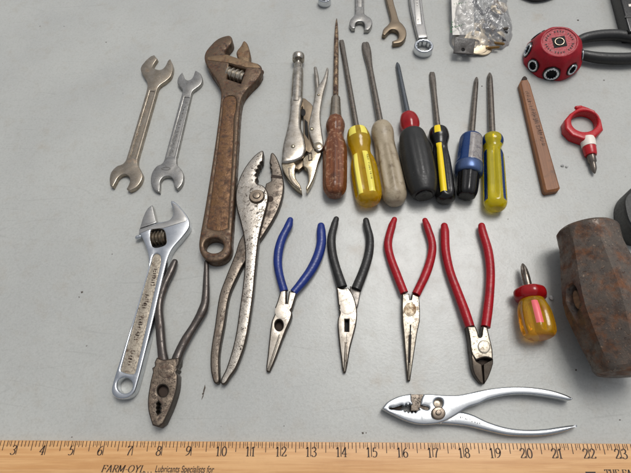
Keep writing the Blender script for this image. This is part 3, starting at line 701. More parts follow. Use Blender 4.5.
b.prism([(336.4, 286.4, 1), (342, 288.6), (348.2, 287.4, 1), (352, 293), (355.6, 302), (357.2, 314.2), (355.8, 326), (350.4, 346.7), (346, 370.8), (343.4, 371.6), (341.2, 358.4), (338.1, 332), (337.7, 320), (339.8, 312.6), (338.6, 309.5, 1), (339.8, 307, 1), (338.2, 304.5, 1), (337.4, 296)], .0012, .0095, .0011, zmap=.0095, zf=taper(318, 371, .0095, .0045), holes=[K((345.2, 319.6), (348.6, 319.6), (348.4, 330.8), (345.2, 330.8))], topmi=1)
b.build("jaws", [FLANK, PLIER_WHITE], pl)
nose(pl, [(338.3, 335), (346.2, 342), (344.6, 371.4), (343.2, 371.6), (341.2, 358.4)], [(346.7, 342), (353.6, 334), (350.4, 347), (346, 371), (344.9, 371.4)], (346.4, 340), (344.8, 371), taper(318, 371, .0095, .0045), .4, JAW_STEEL)
b = MB(); b.prism(K((344, 318), (350, 318), (350, 333), (344, 333)), .0008, .004, .0002, zmap=.009); b.prism(K((346.5, 330.5), (346.8, 330.5), (346.6, 343), (346.3, 343)), .004, .0098, .00002, zmap=.0098, zf=taper(318, 371, .0095, .0048)); b.build("jaw_gap", BLACK_GAP, pl)
b = MB(); b.prism(ell(347.6, 306.5, 7.6, 8), .008, .0097, .0003, zmap=.0095); b.build("pivot", PLIER_WHITE, pl)

pl = thing("needle_nose_pliers", "thin needle nose pliers with red handle grips and a rust patch on the pivot", "pliers", 411, 300, "pliers with coloured grips")
b = MB(); b.tube([(394.4, 219.5, 6), (392, 226, 8), (388, 243, 8.4), (390, 255.8, 8.6), (396.4, 273.5, 9.4), (404.2, 293, 9)], .006, .9, zs=[.0055]*4+[.0065, .0075], roundcap='start'); b.build("grip", GRIP_RED, pl)
b = MB(); b.tube([(425, 220.5, 6), (426.9, 226, 8), (432.1, 243, 8), (431.4, 255.8, 8.6), (426, 273.5, 9.8), (416, 294.5, 9.6)], .006, .9, zs=[.0055]*4+[.0065, .0075], roundcap='start'); b.build("grip", GRIP_RED, pl)
b = MB()
b.prism([(402.4, 293.8, 1), (409.3, 293.6, 1), (410, 299.5, 1), (411.2, 299.5, 1), (412.2, 293.6, 1), (419.2, 296.6, 1), (420, 308), (420, 320.8, 1), (417.4, 333.4, 1), (411, 380, 1), (408, 380, 1), (404, 336, 1), (402.2, 319, 1), (402, 306)], .0012, .0095, .0009, zmap=.0095, zf=taper(320, 380, .0095, .0042), topmi=1)
b.build("jaws", [FLANK, PLIER_RUSTY], pl)
nose(pl, [(404, 337), (410, 334), (409.6, 380), (408.1, 380)], [(410.6, 334), (417.3, 333.8), (411, 380), (409.9, 380)], (410.3, 330), (409.7, 380), taper(320, 380, .0095, .0042), .4, JAW_STEEL)
b = MB(); b.prism(K((410, 324.5), (411.4, 324.5), (410.2, 362), (409.4, 362)), .004, .0098, .00002, zmap=.0098, zf=taper(320, 380, .00985, .0046)); b.build("jaw_gap", BLACK_GAP, pl)
b = MB(); b.prism(ell(410.2, 309.5, 6.2, 7), .008, .0099, .0004, zmap=.0095); b.build("pivot", metal("rust_pivot", lin(196, 182, 158), .45, .55, .5, .5, sc=150, r1=lin(160, 124, 78), r2=lin(116, 84, 52)), pl)

# ------------------------------------------------------------------ diagonal cutters
pl = thing("diagonal_cutters", "diagonal cutters with long red grips and short dark cutting jaws", "pliers", 480, 310, "pliers with coloured grips")
b = MB(); b.tube([(444.3, 226, 7), (444.8, 231, 8.8), (445.6, 250.7, 9), (449.8, 271, 9), (457.2, 291.3, 9.8), (464.6, 311, 10.4), (470, 327, 10)], .0065, .95, zs=[.006]*4+[.0065, .0075, .0085], roundcap='start'); b.build("grip", GRIP_RED, pl)
b = MB(); b.tube([(481.6, 226, 7), (482.3, 231, 8.6), (488, 250.7, 9.2), (490.4, 271, 8.8), (489.7, 291.3, 9), (487.6, 311.6, 9.8), (485.5, 327, 9.6)], .0065, .95, zs=[.006]*4+[.0065, .0075, .0085], roundcap='start'); b.build("grip", GRIP_RED, pl)
b = MB()
b.prism([(467, 326, 1), (475.6, 326, 1), (478, 332), (480.2, 337), (482, 331), (482.8, 326, 1), (487.6, 327, 1), (489.6, 336), (492.6, 349), (493.2, 359.5, 1), (485, 357.5), (476, 360.5, 1), (471.4, 353), (469.4, 338)], .0008, .0115, .0012, zmap=.0115, topmi=1)
b.build("pivot_plate", [FLANK, PLIER_RUSTY], pl)
def cutz(x, y): return .0108 - .0055*min(1, max(0, (y-358)/26))
b = MB(); b.prism([(471, 352, 1), (476.6, 361, 1), (482.2, 364, 1), (485.6, 383, 1), (481.6, 381.6), (474, 370.3)], .0008, .011, .0008, zmap=.0112, zf=lambda x, y: cutz(x, y)+.0004, topmi=1); b.build("cutting_jaw", [FLANK, JAW_STEEL], pl)
b = MB(); b.prism([(493.4, 359, 1), (493.5, 364), (490, 376), (486.2, 383, 1), (484, 364, 1)], .0008, .011, .0008, zmap=.0112, zf=lambda x, y: cutz(x, y)+.0004, topmi=1); b.build("cutting_jaw", [FLANK, JAW_STEEL], pl)
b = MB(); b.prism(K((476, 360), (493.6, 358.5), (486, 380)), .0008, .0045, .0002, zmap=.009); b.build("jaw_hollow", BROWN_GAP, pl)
b = MB(); b.prism([(477.6, 347), (479.6, 341.6), (484.6, 340.2), (489.6, 343), (490.4, 348.6), (486.8, 353.2), (481, 352.8)], .009, .0128, .0014, zmap=.012); b.build("pivot", PLIER_RUSTY, pl)

# ------------------------------------------------------------------ chrome slip-joint pliers
pl = thing("slip_joint_pliers", "shiny chrome slip joint pliers lying sideways just above the ruler", "pliers", 475, 412, "pliers")
b = MB()
b.prism([(436, 424, 1), (454, 412), (470, 413.6), (489, 422), (508, 427.6), (527, 429.6), (546, 428.8), (565, 426), (576, 425), (578, 426.6), (565, 431.8), (546, 435.6), (527, 436.4), (508, 435.4), (489, 431.4), (470, 426.8), (452, 424.6)], .0006, .0085, .0019, zmap=.0085)
b.build("lower_handle", CHROME_SOFT, pl)
b = MB()
b.prism([(382, 408.4, 1), (387.7, 401.8), (398.8, 396.2), (411.5, 393.6, 1), (411.8, 400), (413.2, 404.2, 1), (411, 405), (409.8, 403.8), (408.6, 405.8), (406.6, 404.4), (405, 406.4), (402, 405.2), (399, 406.2), (395.6, 407.4), (390, 407.8), (390, 408.8), (396, 409.6), (401, 409.8), (403.4, 409, 1), (405, 411.8, 1), (406.8, 410, 1), (408.4, 412.6, 1), (410.2, 410.6, 1), (412, 413, 1), (413.8, 411, 1), (415.6, 412.8, 1), (417.4, 410.2, 1), (419.4, 409.6, 1), (419.4, 407.2), (424, 409.2), (428, 409.6), (429, 407.6), (426, 406.2), (420.6, 405, 1), (421.5, 399.5), (423.8, 394.2, 1), (428.9, 393.8), (441.6, 394.8), (457.4, 395), (470, 392.8), (489, 388.8), (508, 386.8), (527, 386.8), (546, 389), (561, 392.8), (573, 398.4), (570.5, 400.4), (562, 399.0), (546, 396.2), (527, 394.2), (508, 394.9), (489, 399.2), (479.5, 403.8), (468.5, 407.4), (454.2, 416.4), (444.7, 421.4), (435.2, 424), (419.4, 424.4), (406.7, 421.2), (394, 415.4), (384.5, 410.4)], .0020, .0122, .0014, zmap=.0122,
        holes=[[(438.5, 398.6), (442, 400), (442.8, 403.5), (441.4, 406.8), (438.5, 407.6), (435.4, 406), (434.2, 403), (435.6, 400)]])
b.build("upper_half", CHROME_SOFT, pl)
b = MB(); b.prism(K((410.8, 394.4), (424.4, 394.4), (421, 406), (430, 406), (430, 410.5), (411, 411), (411, 404)), .0006, .0095, .0004, zmap=.0095); b.build("jaw_block", PITTED_DARK, pl)
b = MB(); b.prism(ell(438.6, 403.2, 5.4, 5.4), .0006, .0062, .0002, zmap=.008); b.build("slip_slot", STEEL_TAN, pl)
b = MB(); b.prism([(388, 407.4), (397, 406.2), (402, 405.6), (400, 409.6), (394, 409.4)], .0006, .0072, .0002, zmap=.0085); b.build("pipe_gap", BROWN_GAP, pl)
b = MB(); b.prism([(445.6, 413.6), (442.4, 407.6), (435.2, 407.2), (431.4, 412.4), (434.2, 418.6), (441.8, 419.2)], .0115, .0155, .0012, zmap=.0145)
b.prism(ell(438.6, 412.6, 3, 2.8), .015, .0168, .0007, zmap=.0164); b.build("pivot_nut", metal("nut_steel", lin(128, 116, 104), .35, .2, .4, .8, sc=140), pl)
b = MB(); marks(b, (459, 416.6), (481, 424), .0086, 9, .0022, 33, .0004); b.build("stamped_lettering", flat("stamp_grey", lin(90, 88, 84), .5, .5), pl)

# ------------------------------------------------------------------ locking pliers
pl = thing("locking_pliers", "dull nickel locking pliers with curved jaws and an adjusting screw knob", "pliers", 303, 120, "pliers")
b = MB(); b.prism([(301.5, 98, 1), (305.5, 99, 1), (313, 107), (313.5, 125), (319, 140), (318, 150), (309, 153), (304, 146), (303.5, 120)], .003, .006, .0006, zmap=.005); b.build("link_plate", STEEL_DULL, pl)
b = MB(); b.prism(ell(303.2, 112.5, 2.4, 3.6), .0055, .0063, .0001, zmap=.006); b.prism(K((304.4, 119), (307.6, 122), (308.6, 140), (304.8, 134)), .0055, .0063, .0001, zmap=.006); b.build("link_gap", BLACK_GAP, pl)
b = MB()
b.tube([(298.2, 70, 10.4), (297.9, 76, 11.4), (297.2, 90, 11.8), (296.4, 104, 12)], .0072, 1.0, sq=2.2, n=20, roundcap=False)
b.prism([(291, 97), (296.5, 95.6), (302.4, 97), (301.2, 106), (300.6, 118), (300.8, 127), (304.4, 138), (305.8, 148.6), (303.2, 156.4), (296, 161), (288, 163, 1), (281.4, 163.4, 1), (282.8, 146), (287.6, 126), (290.2, 108)], .0006, .0135, .003, zmap=.012)
b.build("fixed_handle", NICKEL, pl)
b = MB(); b.prism([(281.4, 163.6, 1), (289, 163, 1), (294, 162, 1), (296, 165.4), (295, 170.5), (296, 178.6), (300.5, 185.5), (301.9, 191.6, 1), (297, 188.6), (291, 183.2), (285, 174.5), (282.2, 168)], .001, .0105, .0012, zmap=.0095); b.build("fixed_jaw", NICKEL_SH, pl)
b = MB(); b.prism([(288, 168, 1), (291.5, 168), (291.8, 175), (297, 183.5), (300.4, 188.6), (297.5, 187), (292, 182), (289, 176)], .0095, .0112, .0005, zmap=.0105); b.build("jaw_insert", STEEL_TAN, pl)
b = MB(); b.prism(K((295, 162), (302.5, 158.5), (304.5, 165), (299, 170), (295, 168)), .001, .006, .0008, zmap=.006); b.build("jaw_heel", STEEL_DULL, pl)
b = MB(); b.prism([(303.4, 158.5), (309, 153.5), (313, 148.5), (318, 147), (321.2, 152.5), (319, 160), (317.3, 166), (315.2, 174), (312, 182), (307.1, 190.8, 1), (305.9, 187.8), (307.6, 184), (308.4, 179), (307.8, 173), (306.8, 169), (303.2, 165.6)], .002, .0098, .0011, zmap=.0092); b.build("moving_jaw", NICKEL_SH, pl)
b = MB(); b.prism(K((307.6, 152.8), (312, 152.4), (312.4, 160.4), (308.4, 161)), .009, .0101, .0001, zmap=.0099, holes=[K((308.6, 153.8), (311.2, 153.5), (311.5, 159.4), (309.2, 159.9))]); b.build("stamped_mark", BROWN_GAP, pl)
b = MB(); b.prism([(327.2, 67.4), (325.6, 71), (322.4, 79.6), (316.6, 89), (313.2, 104), (309.2, 122), (308.6, 131), (312.2, 142, 1), (316.8, 151), (321.6, 150.4), (323.6, 145), (321.8, 131), (320.4, 114), (323.4, 94), (327, 80), (328.4, 70)], .0075, .0128, .0015, zmap=.012); b.build("release_lever", NICKEL, pl)
b = MB(); b.tube([(315.3, 68, 3.2), (316.4, 76, 4.6), (317.4, 88, 4.4), (316.6, 96, 4)], .0075, .9); b.build("lever_prong", NICKEL, pl)
for k, (x, y, r, z) in enumerate(((318, 145.8, 4.6, .0126), (311.6, 129, 2.4, .0126), (293, 146.4, 2.4, .0133), (318.6, 95, 1.6, .0126))):
    c0 = P(x, y, z); r *= mpp(x, y, z); b = MB(); b.lathe(c0 - Vector((0, 0, .001)), c0 + Vector((0, 0, .0013)), [(0, r), (.5, r), (.8, r*.75), (1, r*.15)], 20); b.build("rivet", NICKEL_SH, pl)
b = MB()
A, B = P(298.5, 57.6, .0085), P(298, 70.5, .0072)
b.lathe(A, B, stations(A, B, [(54.6, .5), (54.7, 5), (55.2, 5.8), (56, 6.1), (60.2, 6.1), (60.7, 5.6), (60.8, 2.8), (64, 2.6), (64.2, 4.0), (69, 4.2), (70, 5)]), 28); b.build("adjusting_screw", NICKEL, pl)

# ------------------------------------------------------------------ screwdrivers
def axis(tip, butt, zt_, zb): return P(*tip, zt_), P(*butt, zb)
def flute(n, depth_, y0, y1, A, B, sharp=1.0, phase=0.0):
    t0 = stations(A, B, [(y0, 1)])[0][0]; t1 = stations(A, B, [(y1, 1)])[0][0]
    def f(t, th):
        w_ = max(0.0, min(1.0, (t-t0)/(.03), (t1-t)/(.03)))
        return 1 - depth_*w_*(0.5-0.5*math.cos(n*(th+phase)))**sharp
    return f
def driver(label, tip, butt, zb, shaft, prof, handle_mats, shaft_mat, blade, rf=None, mi=0, n=48, cat="screwdriver", extra=None, name="screwdriver", zt_=.002, roll=0.0, sub=4):
    A, B = axis(tip, butt, zt_, zb)
    o = thing(name, label, cat, (tip[0]+butt[0])/2, (tip[1]+butt[1])/2, "screwdrivers in a row" if name != "stubby_screwdriver" else None)
    b = MB()
    st = stations(A, B, smooth_prof(shaft, 2))
    fl = None
    if blade[0] == 'flat':
        tb = stations(A, B, [(blade[1], 1)])[0][0]
        def fl(t, th):
            k = max(0, 1-t/tb); k = k*k*(3-2*k)
            return 1 - .72*k*abs(math.cos(th))**1.5
    elif blade[0] == 'cross':
        tb = stations(A, B, [(blade[1], 1)])[0][0]
        def fl(t, th):
            k = max(0, 1-t/tb); return 1 - .5*min(1, k*2)*(0.5-0.5*math.cos(4*th))**2
    b.lathe(A, B, st, 24, fl); b.build("shaft", shaft_mat, o)
    b = MB(); st = stations(A, B, smooth_prof(prof, sub))
    f = rf(A, B) if rf else None
    m = mi(A, B) if callable(mi) else mi
    b.lathe(A, B, st, n, f, m, roll=roll); b.build("handle", handle_mats, o, angle=32)
    if extra: extra(o, A, B)
    return o
def rowt(A, B, y): return stations(A, B, [(y, 1)])[0][0]
def capmat(y0, y1, th0, th1, idx, more=()):
    """material index by row range and angle range (degrees, 0 up, + to the right)"""
    def mk(A, B):
        zs = [(rowt(A, B, a), rowt(A, B, c), R_(p), R_(q), i) for a, c, p, q, i in [(y0, y1, th0, th1, idx), *more]]
        def f(t, th):
            th = (th+math.pi) % (2*math.pi) - math.pi
            for a, c, p, q, i in zs:
                if a <= t <= c and p <= th <= q: return i
            return 0
        return f
    return mk

# brown wooden handle, pitted pointed shaft
def ferr(o, A, B):
    b = MB(); b.lathe(A, B, stations(A, B, [(97.5, 2.6), (98, 4.4), (100, 4.8), (110, 5.4), (114, 5.9), (119, 6.2), (119.5, 5)]), 28); b.build("ferrule", STEEL_TAN, o)
driver("old brown wooden handled screwdriver with a rusty pointed shaft", (336.6, 18.5), (334.6, 199), .0112, [(18.5, .3), (24, 1.2), (40, 2.2), (70, 2.5), (98, 2.7)],
       [(116.5, 4.6), (118.6, 7.2), (122, 9), (126, 9.5), (130, 8.9), (134, 8.2), (138, 8.8), (142, 10.2), (148, 11.8), (160, 12.2), (175, 12.2), (186, 12), (190.5, 11.2), (194.6, 8.6), (196, 5), (196.5, 1)],
       HANDLE_WOOD, SHAFT_RUST, ('awl',), rf=lambda A, B: (lambda t, th: 1-.075*(0.5-0.5*math.cos(8*th))**.7), extra=ferr)
# amber handle with two pale yellow painted flats
def amber_print(o, A, B):
    b = MB(); ax = (B-A).normalized()
    up = Vector((0, 0, 1)) - ax*ax.z; up.normalize(); sd_ = ax.cross(up)
    t0, t1 = rowt(A, B, 163), rowt(A, B, 188); r = 14.15*depth(A+(B-A)*((t0+t1)/2))/F_PX
    rr = random.Random(5); n_ = 12
    for k in range(n_):
        if k in (3,): continue
        t = t0+(t1-t0)*k/n_; th = R_(16); nrm = up*math.cos(th) - sd_*math.sin(th); tg = nrm.cross(ax)
        c = A+(B-A)*t + nrm*(r*1.006)
        for a, w_, l_ in ((0, .0004, .0017), (.0008, .0004, .0017), (.0004, .0009, .0004)):
            if rr.random() < .25: continue
            p = c + ax*a; off = tg*rr.choice((-.0005, 0, .0005)) if l_ < .001 else Vector()
            i = b.add([p-ax*w_/2-tg*l_/2+off, p+ax*w_/2-tg*l_/2+off, p+ax*w_/2+tg*l_/2+off, p-ax*w_/2+tg*l_/2+off]); b.face((i, i+1, i+2, i+3), 0, False)
    b.build("printed_lettering", INK, o)
driver("amber yellow handled screwdriver with pale yellow painted stripes and fine print", (341.4, 40), (370.2, 205), .0122, [(40.3, 2.1), (44, 2.5), (60, 2.4), (95, 2.6), (133, 2.8)],
       [(130.6, 4), (131, 9.2), (133, 10.4), (137, 11.6), (143, 11.6), (147, 10.4), (152, 9.6), (156, 9.9), (160, 11.8), (168, 13.4), (182, 14), (194, 13.8), (199, 12.6), (202.5, 9.5), (204, 6), (204.6, 1)],
       [AMBER, YELLOW_PAINT], SHAFT, ('flat', 60), n=72, rf=lambda A, B: flute(6, .20, 156, 201, A, B, .8, R_(-15)),
       mi=capmat(158, 198, -61, -29, 1, [(157, 198, 0, 31, 1), (131, 139.5, -54, -16, 1), (131, 139.5, 8, 45, 1)]), extra=amber_print)
# grimy clear handle
driver("grimy clear plastic handled screwdriver with a wide flat blade", (365.2, 42.6), (396.4, 205.5), .0115, [(42.8, 3.0, 1), (43.4, 3.6, 1), (48, 4.3), (54, 4.2), (62, 3.3), (70, 2.8), (95, 2.9), (127, 3.1)],
       [(123.5, 4), (124.4, 7.4), (127, 9.6), (131, 11), (136, 11), (140, 10.3), (146, 10.3), (155, 11.2), (173, 12.7), (190, 12.8), (196, 12.2), (201, 9.6), (203.6, 6.5), (204.4, 1)],
       DIRTY_CLEAR, SHAFT, ('flat', 72), n=64, rf=lambda A, B: flute(8, .13, 146, 197, A, B))
# red collar and black grip
def redcol(o, A, B):
    b = MB(); b.lathe(A, B, stations(A, B, smooth_prof([(114.4, 3.4), (115.2, 7), (118, 8.8), (122, 9.9), (126, 9.8), (129.5, 8.6), (133, 8.2), (136, 8.2)], 3)), 32, lambda t, th: 1-.04*(0.5-0.5*math.cos(6*th))); b.build("red_collar", RED_CLEAR, o)
    b = MB(); c = A+(B-A)*rowt(A, B, 195.9); ax = (B-A).normalized(); r = 8.6*depth(c)/F_PX
    b.lathe(c-ax*.002, c+ax*.0006, [(0, r), (.9, r), (1, r*.96), (.8, r*.8), (.55, r*.5), (.5, r*.05)], 32); b.build("end_cap", BLACK_HARD, o)
driver("screwdriver with a thick grey black grip and translucent red collar", (397.2, 62.6), (424.2, 195.5), .0148, [(62.6, .8), (65, 2), (72, 2.3), (95, 2.6), (118, 3)],
       [(132.2, 6), (132.8, 10), (135, 12.2), (140, 13.6), (148, 15.4), (158, 16.4), (172, 16.4), (180, 15.8), (187, 14.4), (192, 12.8), (195, 11), (195.4, 8)],
       BLACK_RUB, SHAFT_BLUE, ('cross', 70), n=64, rf=lambda A, B: flute(14, .03, 140, 186, A, B), extra=redcol)
# black and yellow
driver("black handled screwdriver with a bright yellow stripe down its top", (432, 72.2), (445.8, 201.5), .010, [(72.4, 2.3, 1), (74, 2.8), (82, 3.1), (93, 2.6), (115, 2.6), (133, 2.8)],
       [(129.4, 3.5), (130, 8), (133, 9.6), (138, 10), (142, 8.6), (146, 7.6), (150, 8), (156, 9.2), (170, 10.2), (190, 10.8), (196, 10.4), (200, 8.6), (202, 5), (202.4, 1)],
       [BLACK_HARD, YELLOW_STRIPE], SHAFT, ('flat', 94), n=72, rf=lambda A, B: flute(6, .20, 148, 199, A, B, 1.0, R_(20)),
       mi=capmat(147, 195.6, -42, -2, 1, [(130, 138.5, -36, 2, 1)]))
# blue handle with a worn silver label, silver ring and black end
def bluex(o, A, B):
    b = MB(); b.lathe(A, B, stations(A, B, smooth_prof([(165, 12), (166, 13.4), (170, 13.9), (174, 13.2), (175.4, 11.6), (175.6, 9)], 3)), 40); b.build("silver_ring", SILVER_BLUE, o)
    b = MB(); b.lathe(A, B, stations(A, B, smooth_prof([(172, 8), (173, 10.8), (180, 10.9), (190, 10.6), (194, 9.8), (196.4, 8), (197, 1)], 3)), 48, lambda t, th: 1-.07*(0.5-0.5*math.cos(10*th))); b.build("end_knob", BLACK_HARD, o)
LABEL = metal("worn_silver_label", lin(160, 158, 158), .4, .42, .65, .4, sc=230, r1=lin(110, 92, 78), r2=lin(50, 66, 100), base2=lin(150, 142, 134), bump=.2)
driver("short blue handled screwdriver with a worn silver label and black end", (476.6, 77.2), (466.4, 197), .0112, [(77.2, .7), (80, 2), (90, 2.4), (110, 2.7), (138, 3)],
       [(135.8, 5), (136.4, 8.4), (138.6, 10.8), (142, 11.6), (150, 12.2), (160, 12.8), (167, 13), (168, 9)],
       [BLUE_HARD, LABEL], SHAFT, ('cross', 86), n=64, rf=lambda A, B: flute(8, .05, 139, 166, A, B), mi=capmat(139.5, 166, -16, 62, 1), extra=bluex)
# yellow handle with blue flutes
def yellowx(o, A, B):
    b = MB(); b.lathe(A, B, stations(A, B, [(138, .4), (138.5, 3.2), (182, 3.2), (182.6, .4)]), 20); b.build("shaft_core", SHAFT, o)
driver("clear yellow handled screwdriver with blue sides, rightmost of the upright row", (489.6, 72.6), (495.6, 209.5), .0105, [(72.8, .8), (76, 2.4), (84, 2.8), (110, 3), (139, 3.2)],
       [(135.6, 4.5), (136.4, 8), (139, 10), (142.6, 10.4), (146, 9), (149, 8), (152, 8.6), (156, 10), (170, 10.7), (190, 11.2), (203, 11.2), (207, 9.6), (209.4, 6.4), (210, 1)],
       [YELLOW_CLEAR, BLUE_HARD], SHAFT, ('cross', 82), n=72, rf=lambda A, B: flute(6, .17, 153, 204, A, B, 1.0, R_(-15)),
       mi=capmat(153, 202, -92, -56, 1, [(153, 202, 30, 62, 1), (137, 146, -95, -62, 1), (137, 146, 34, 66, 1)]), extra=yellowx)
# stubby
def stub(o, A, B):
    b = MB(); b.lathe(A, B, stations(A, B, smooth_prof([(287.6, 3), (288.6, 11), (290.4, 14.8), (294, 16), (297.6, 15.4), (300, 13), (301, 11)], 3)), 48, lambda t, th: 1-.035*(0.5-0.5*math.cos(8*th))); b.build("red_collar", RED_CLEAR, o)
driver("stubby screwdriver with an orange yellow handle and red collar beside the hammer head", (522.6, 263.6), (539.6, 334), .0152, [(263.6, .8), (266.5, 2.6), (272, 3.7), (280, 4), (292, 4.1)],
       [(297, 10.5), (300, 11.6), (303, 13), (306, 14.6), (312, 16.2), (322, 17), (330, 16.8), (334.4, 15.4), (337.5, 11.8), (338.4, 8), (338.8, 1)],
       [ORANGE_CLEAR, PINK_PAINT], SHAFT, ('cross', 276), n=72, name="stubby_screwdriver", rf=lambda A, B: flute(8, .12, 303, 336, A, B, .9, R_(13)),
       mi=capmat(305.5, 329, -26, 0, 1), extra=stub, zt_=.009)

# ------------------------------------------------------------------ flat carpenter's pencil
pc = thing("carpenter_pencil", "flat reddish wooden carpenter pencil with worn dark print", "pencil", 540, 135)
b = MB()
b.prism([(519.6, 83, 1), (521.6, 79.4, 1), (528, 78.6, 1), (530.4, 83, 1), (560.6, 187.4, 1), (558.8, 190, 1), (546.6, 192.2, 1), (544.4, 190, 1)], .0004, .0078, .0021, seg=1, zmap=.0074)
b.build("wooden_case", PENCIL_WOOD, pc)
b = MB(); b.prism([(522.4, 80), (523, 76.6), (525.6, 75.8), (527.4, 79)], .002, .0055, .0012, zmap=.0055); b.build("lead", BROWN_GAP, pc)
b = MB(); marks(b, (527, 91), (544, 146), .0079, 16, .0052, 52, .0006); marks(b, (526.6, 92), (544.4, 145), .00792, 24, .0058, 53, .0005); b.build("printed_lettering", flat("pencil_print", lin(92, 60, 42), .6), pc)

# ------------------------------------------------------------------ red ring bit driver
rd = thing("ring_bit_driver", "red octagonal ring handle with a white band and steel driver bit", "bit driver", 586, 132)
b = MB()
b.prism([(578.6, 108.4), (569, 115, 1), (563.6, 121.5, 1), (564.4, 130, 1), (571, 137, 1), (583, 141.4, 1), (594, 139, 1), (602.2, 131.4, 1), (600, 121, 1), (593.6, 112, 1), (582, 107.4)], .0008, .0115, .0022, holes=[ell(583.6, 122.8, 13.2, 10.4, 36)], zmap=.008)
b.tube([(576.5, 107.8, 4), (580.5, 107.4, 4)], .0095, 1, horiz=False)
b.build("ring_handle", RED_HARD, rd)
A, B = P(586, 133.5, .0062), P(595, 174, .0042)
b = MB(); b.lathe(A, B, stations(A, B, [(138, 4), (138.5, 6.4), (141, 6.9), (147.2, 6.6), (147.6, 5)]), 32); b.build("white_band", WHITE_PL, rd)
b = MB(); b.lathe(A, B, stations(A, B, [(146.9, 4), (147, 6.2), (150, 6.1), (154, 5.8), (155.6, 5.2), (155.8, 3)]), 32); b.build("collar", RED_HARD, rd)
b = MB(); b.lathe(A, B, stations(A, B, [(155, 4), (155.6, 4.1), (162, 3.9), (163, 2.9), (166, 2.9), (169, 2.6), (172, 1.4), (173.4, .6)]), 24, lambda t, th: 1-.09*(0.5-0.5*math.cos(6*th))); b.build("driver_bit", metal("bit_steel", lin(120, 112, 104), .35, .1, .3, .8, sc=140), rd)

# ------------------------------------------------------------------ sledge hammer head
hm = thing("hammer_head", "heavy rusty octagonal sledge hammer head without its handle", "hammer head", 605, 300)
A, B = P(586, 227.5, .0335), P(627, 371, .0335)
st = stations(A, B, [(228, 1), (228.2, 22), (229.6, 26.5), (232, 28.6), (241, 29), (247, 28.6), (262, 31.5), (285, 36.5), (300, 39), (312, 39.6), (330, 37.2), (352, 33), (364, 31), (369, 30.6), (373, 28), (374.2, 24), (374.4, 1)])
b = MB()
def octr(t, th):
    q = (th + R_(12)) % (math.pi/4) - math.pi/8                   # vertices at -12 deg
    oc = math.cos(math.pi/8)/math.cos(q); rd_ = .985
    e = max(0, min(1, (t-.02)/.12, (.985-t)/.05))
    ri = 1 + .012*noise.noise(Vector((t*9, math.cos(th)*3, math.sin(th)*3)))
    return (rd_*(1-e) + oc*1.04*e)*ri
b.lathe(A, B, st, 64, octr, roll=R_(-12))
head = b.build("iron_head", HAMMER, hm, angle=28)
# cut the eye
ctr = A + (B-A)*rowt(A, B, 300); ax = (B-A).normalized(); up = (Vector((0, 0, 1))-ax*ax.z).normalized(); sd_ = ax.cross(up)
th = R_(-79); nrm = (up*math.cos(th) - sd_*math.sin(th)).normalized(); tg = nrm.cross(ax)
mb = MB(); fr = Matrix((( ax.x, tg.x, nrm.x, ctr.x), (ax.y, tg.y, nrm.y, ctr.y), (ax.z, tg.z, nrm.z, ctr.z), (0, 0, 0, 1)))
if fr.to_3x3().determinant() < 0: fr = fr @ Matrix.Diagonal((1, -1, 1, 1))
mb.prism_xy([[(.0135*math.cos(a), .0085*math.sin(a)) for a in [2*math.pi*k/32 for k in range(32)]]], .016, .06, .0, 1, mat=fr, bottom=True)
cut = mb.build("eye_cutter", BLACK_GAP)
md = head.modifiers.new("eye", 'BOOLEAN'); md.object = cut; md.operation = 'DIFFERENCE'; md.solver = 'EXACT'
dg = bpy.context.evaluated_depsgraph_get(); nm = bpy.data.meshes.new_from_object(head.evaluated_get(dg))
head.modifiers.clear(); old = head.data; head.data = nm; bpy.data.meshes.remove(old); nm.name = "iron_head"; bpy.data.objects.remove(cut)
b = MB(); b.prism_xy([[(.0015+.0085*math.cos(a), .001+.0042*math.sin(a)) for a in [2*math.pi*k/24 for k in range(24)]]], .0155, .0305, .001, mat=fr); b.build("broken_handle_stub", EYE_WOOD, hm)

# ------------------------------------------------------------------ red multi-socket ball
bl = thing("socket_ball", "round red multi socket ball with chrome socket openings around it", "socket wrench", 553, 60)
c0 = P(551.2, 60, 0); k_ = mpp(552, 55, .015)
RB = 28.2*k_; TILT = Matrix.Translation(c0) @ Matrix.Rotation(R_(9), 4, 'X') @ Matrix.Rotation(R_(-8), 4, 'Y') @ Matrix.Translation(-c0)
b = MB()
A0 = math.atan2((CAM-c0).y, (CAM-c0).x) + R_(16) - R_(90)
prof = hermite([(.0004, .74), (.0014, .88), (.0040, .985), (.0065, 1.0), (.0100, .985, 1), (.0235, .83, 1), (.0275, .775), (.0310, .70), (.0336, .63), (.0342, .59), (.0342, .56, 1), (.0334, .55, 1), (.0334, .02)], False, 3)
def scal(t, th):
    q = (math.pi/2 - th - A0 + math.pi/8) % (math.pi/4) - math.pi/8
    oc = .5*min(1.035, .965/math.cos(q)) + .5*.985
    e = max(0, min(1, t*6, (.93-t)*6))
    return oc*e + (1-.03*(0.5+0.5*math.cos(8*q)))*(1-e) if t < .985 else 1
b.lathe(c0, c0 + Vector((0, 0, .0342)), [(.0004/.0342, .002)] + [(z/.0342, r*RB) for z, r in prof], 128, scal)
b.v = [TILT @ v for v in b.v]
BALL = b.build("ball_body", plastic("red_anodised", lin(160, 22, 38), .42, .5, lin(112, 14, 26), sc=120, spec=.35, scuff=.3), bl)
def frame(o, z_):
    z_ = z_.normalized(); x_ = Vector((0, 0, 1)).cross(z_)
    if x_.length < .01: x_ = Vector((1, 0, 0))
    x_.normalize(); y_ = z_.cross(x_)
    return Matrix(((x_.x, y_.x, z_.x, o.x), (x_.y, y_.y, z_.y, o.y), (x_.z, y_.z, z_.z, o.z), (0, 0, 0, 1)))
CUTS = []
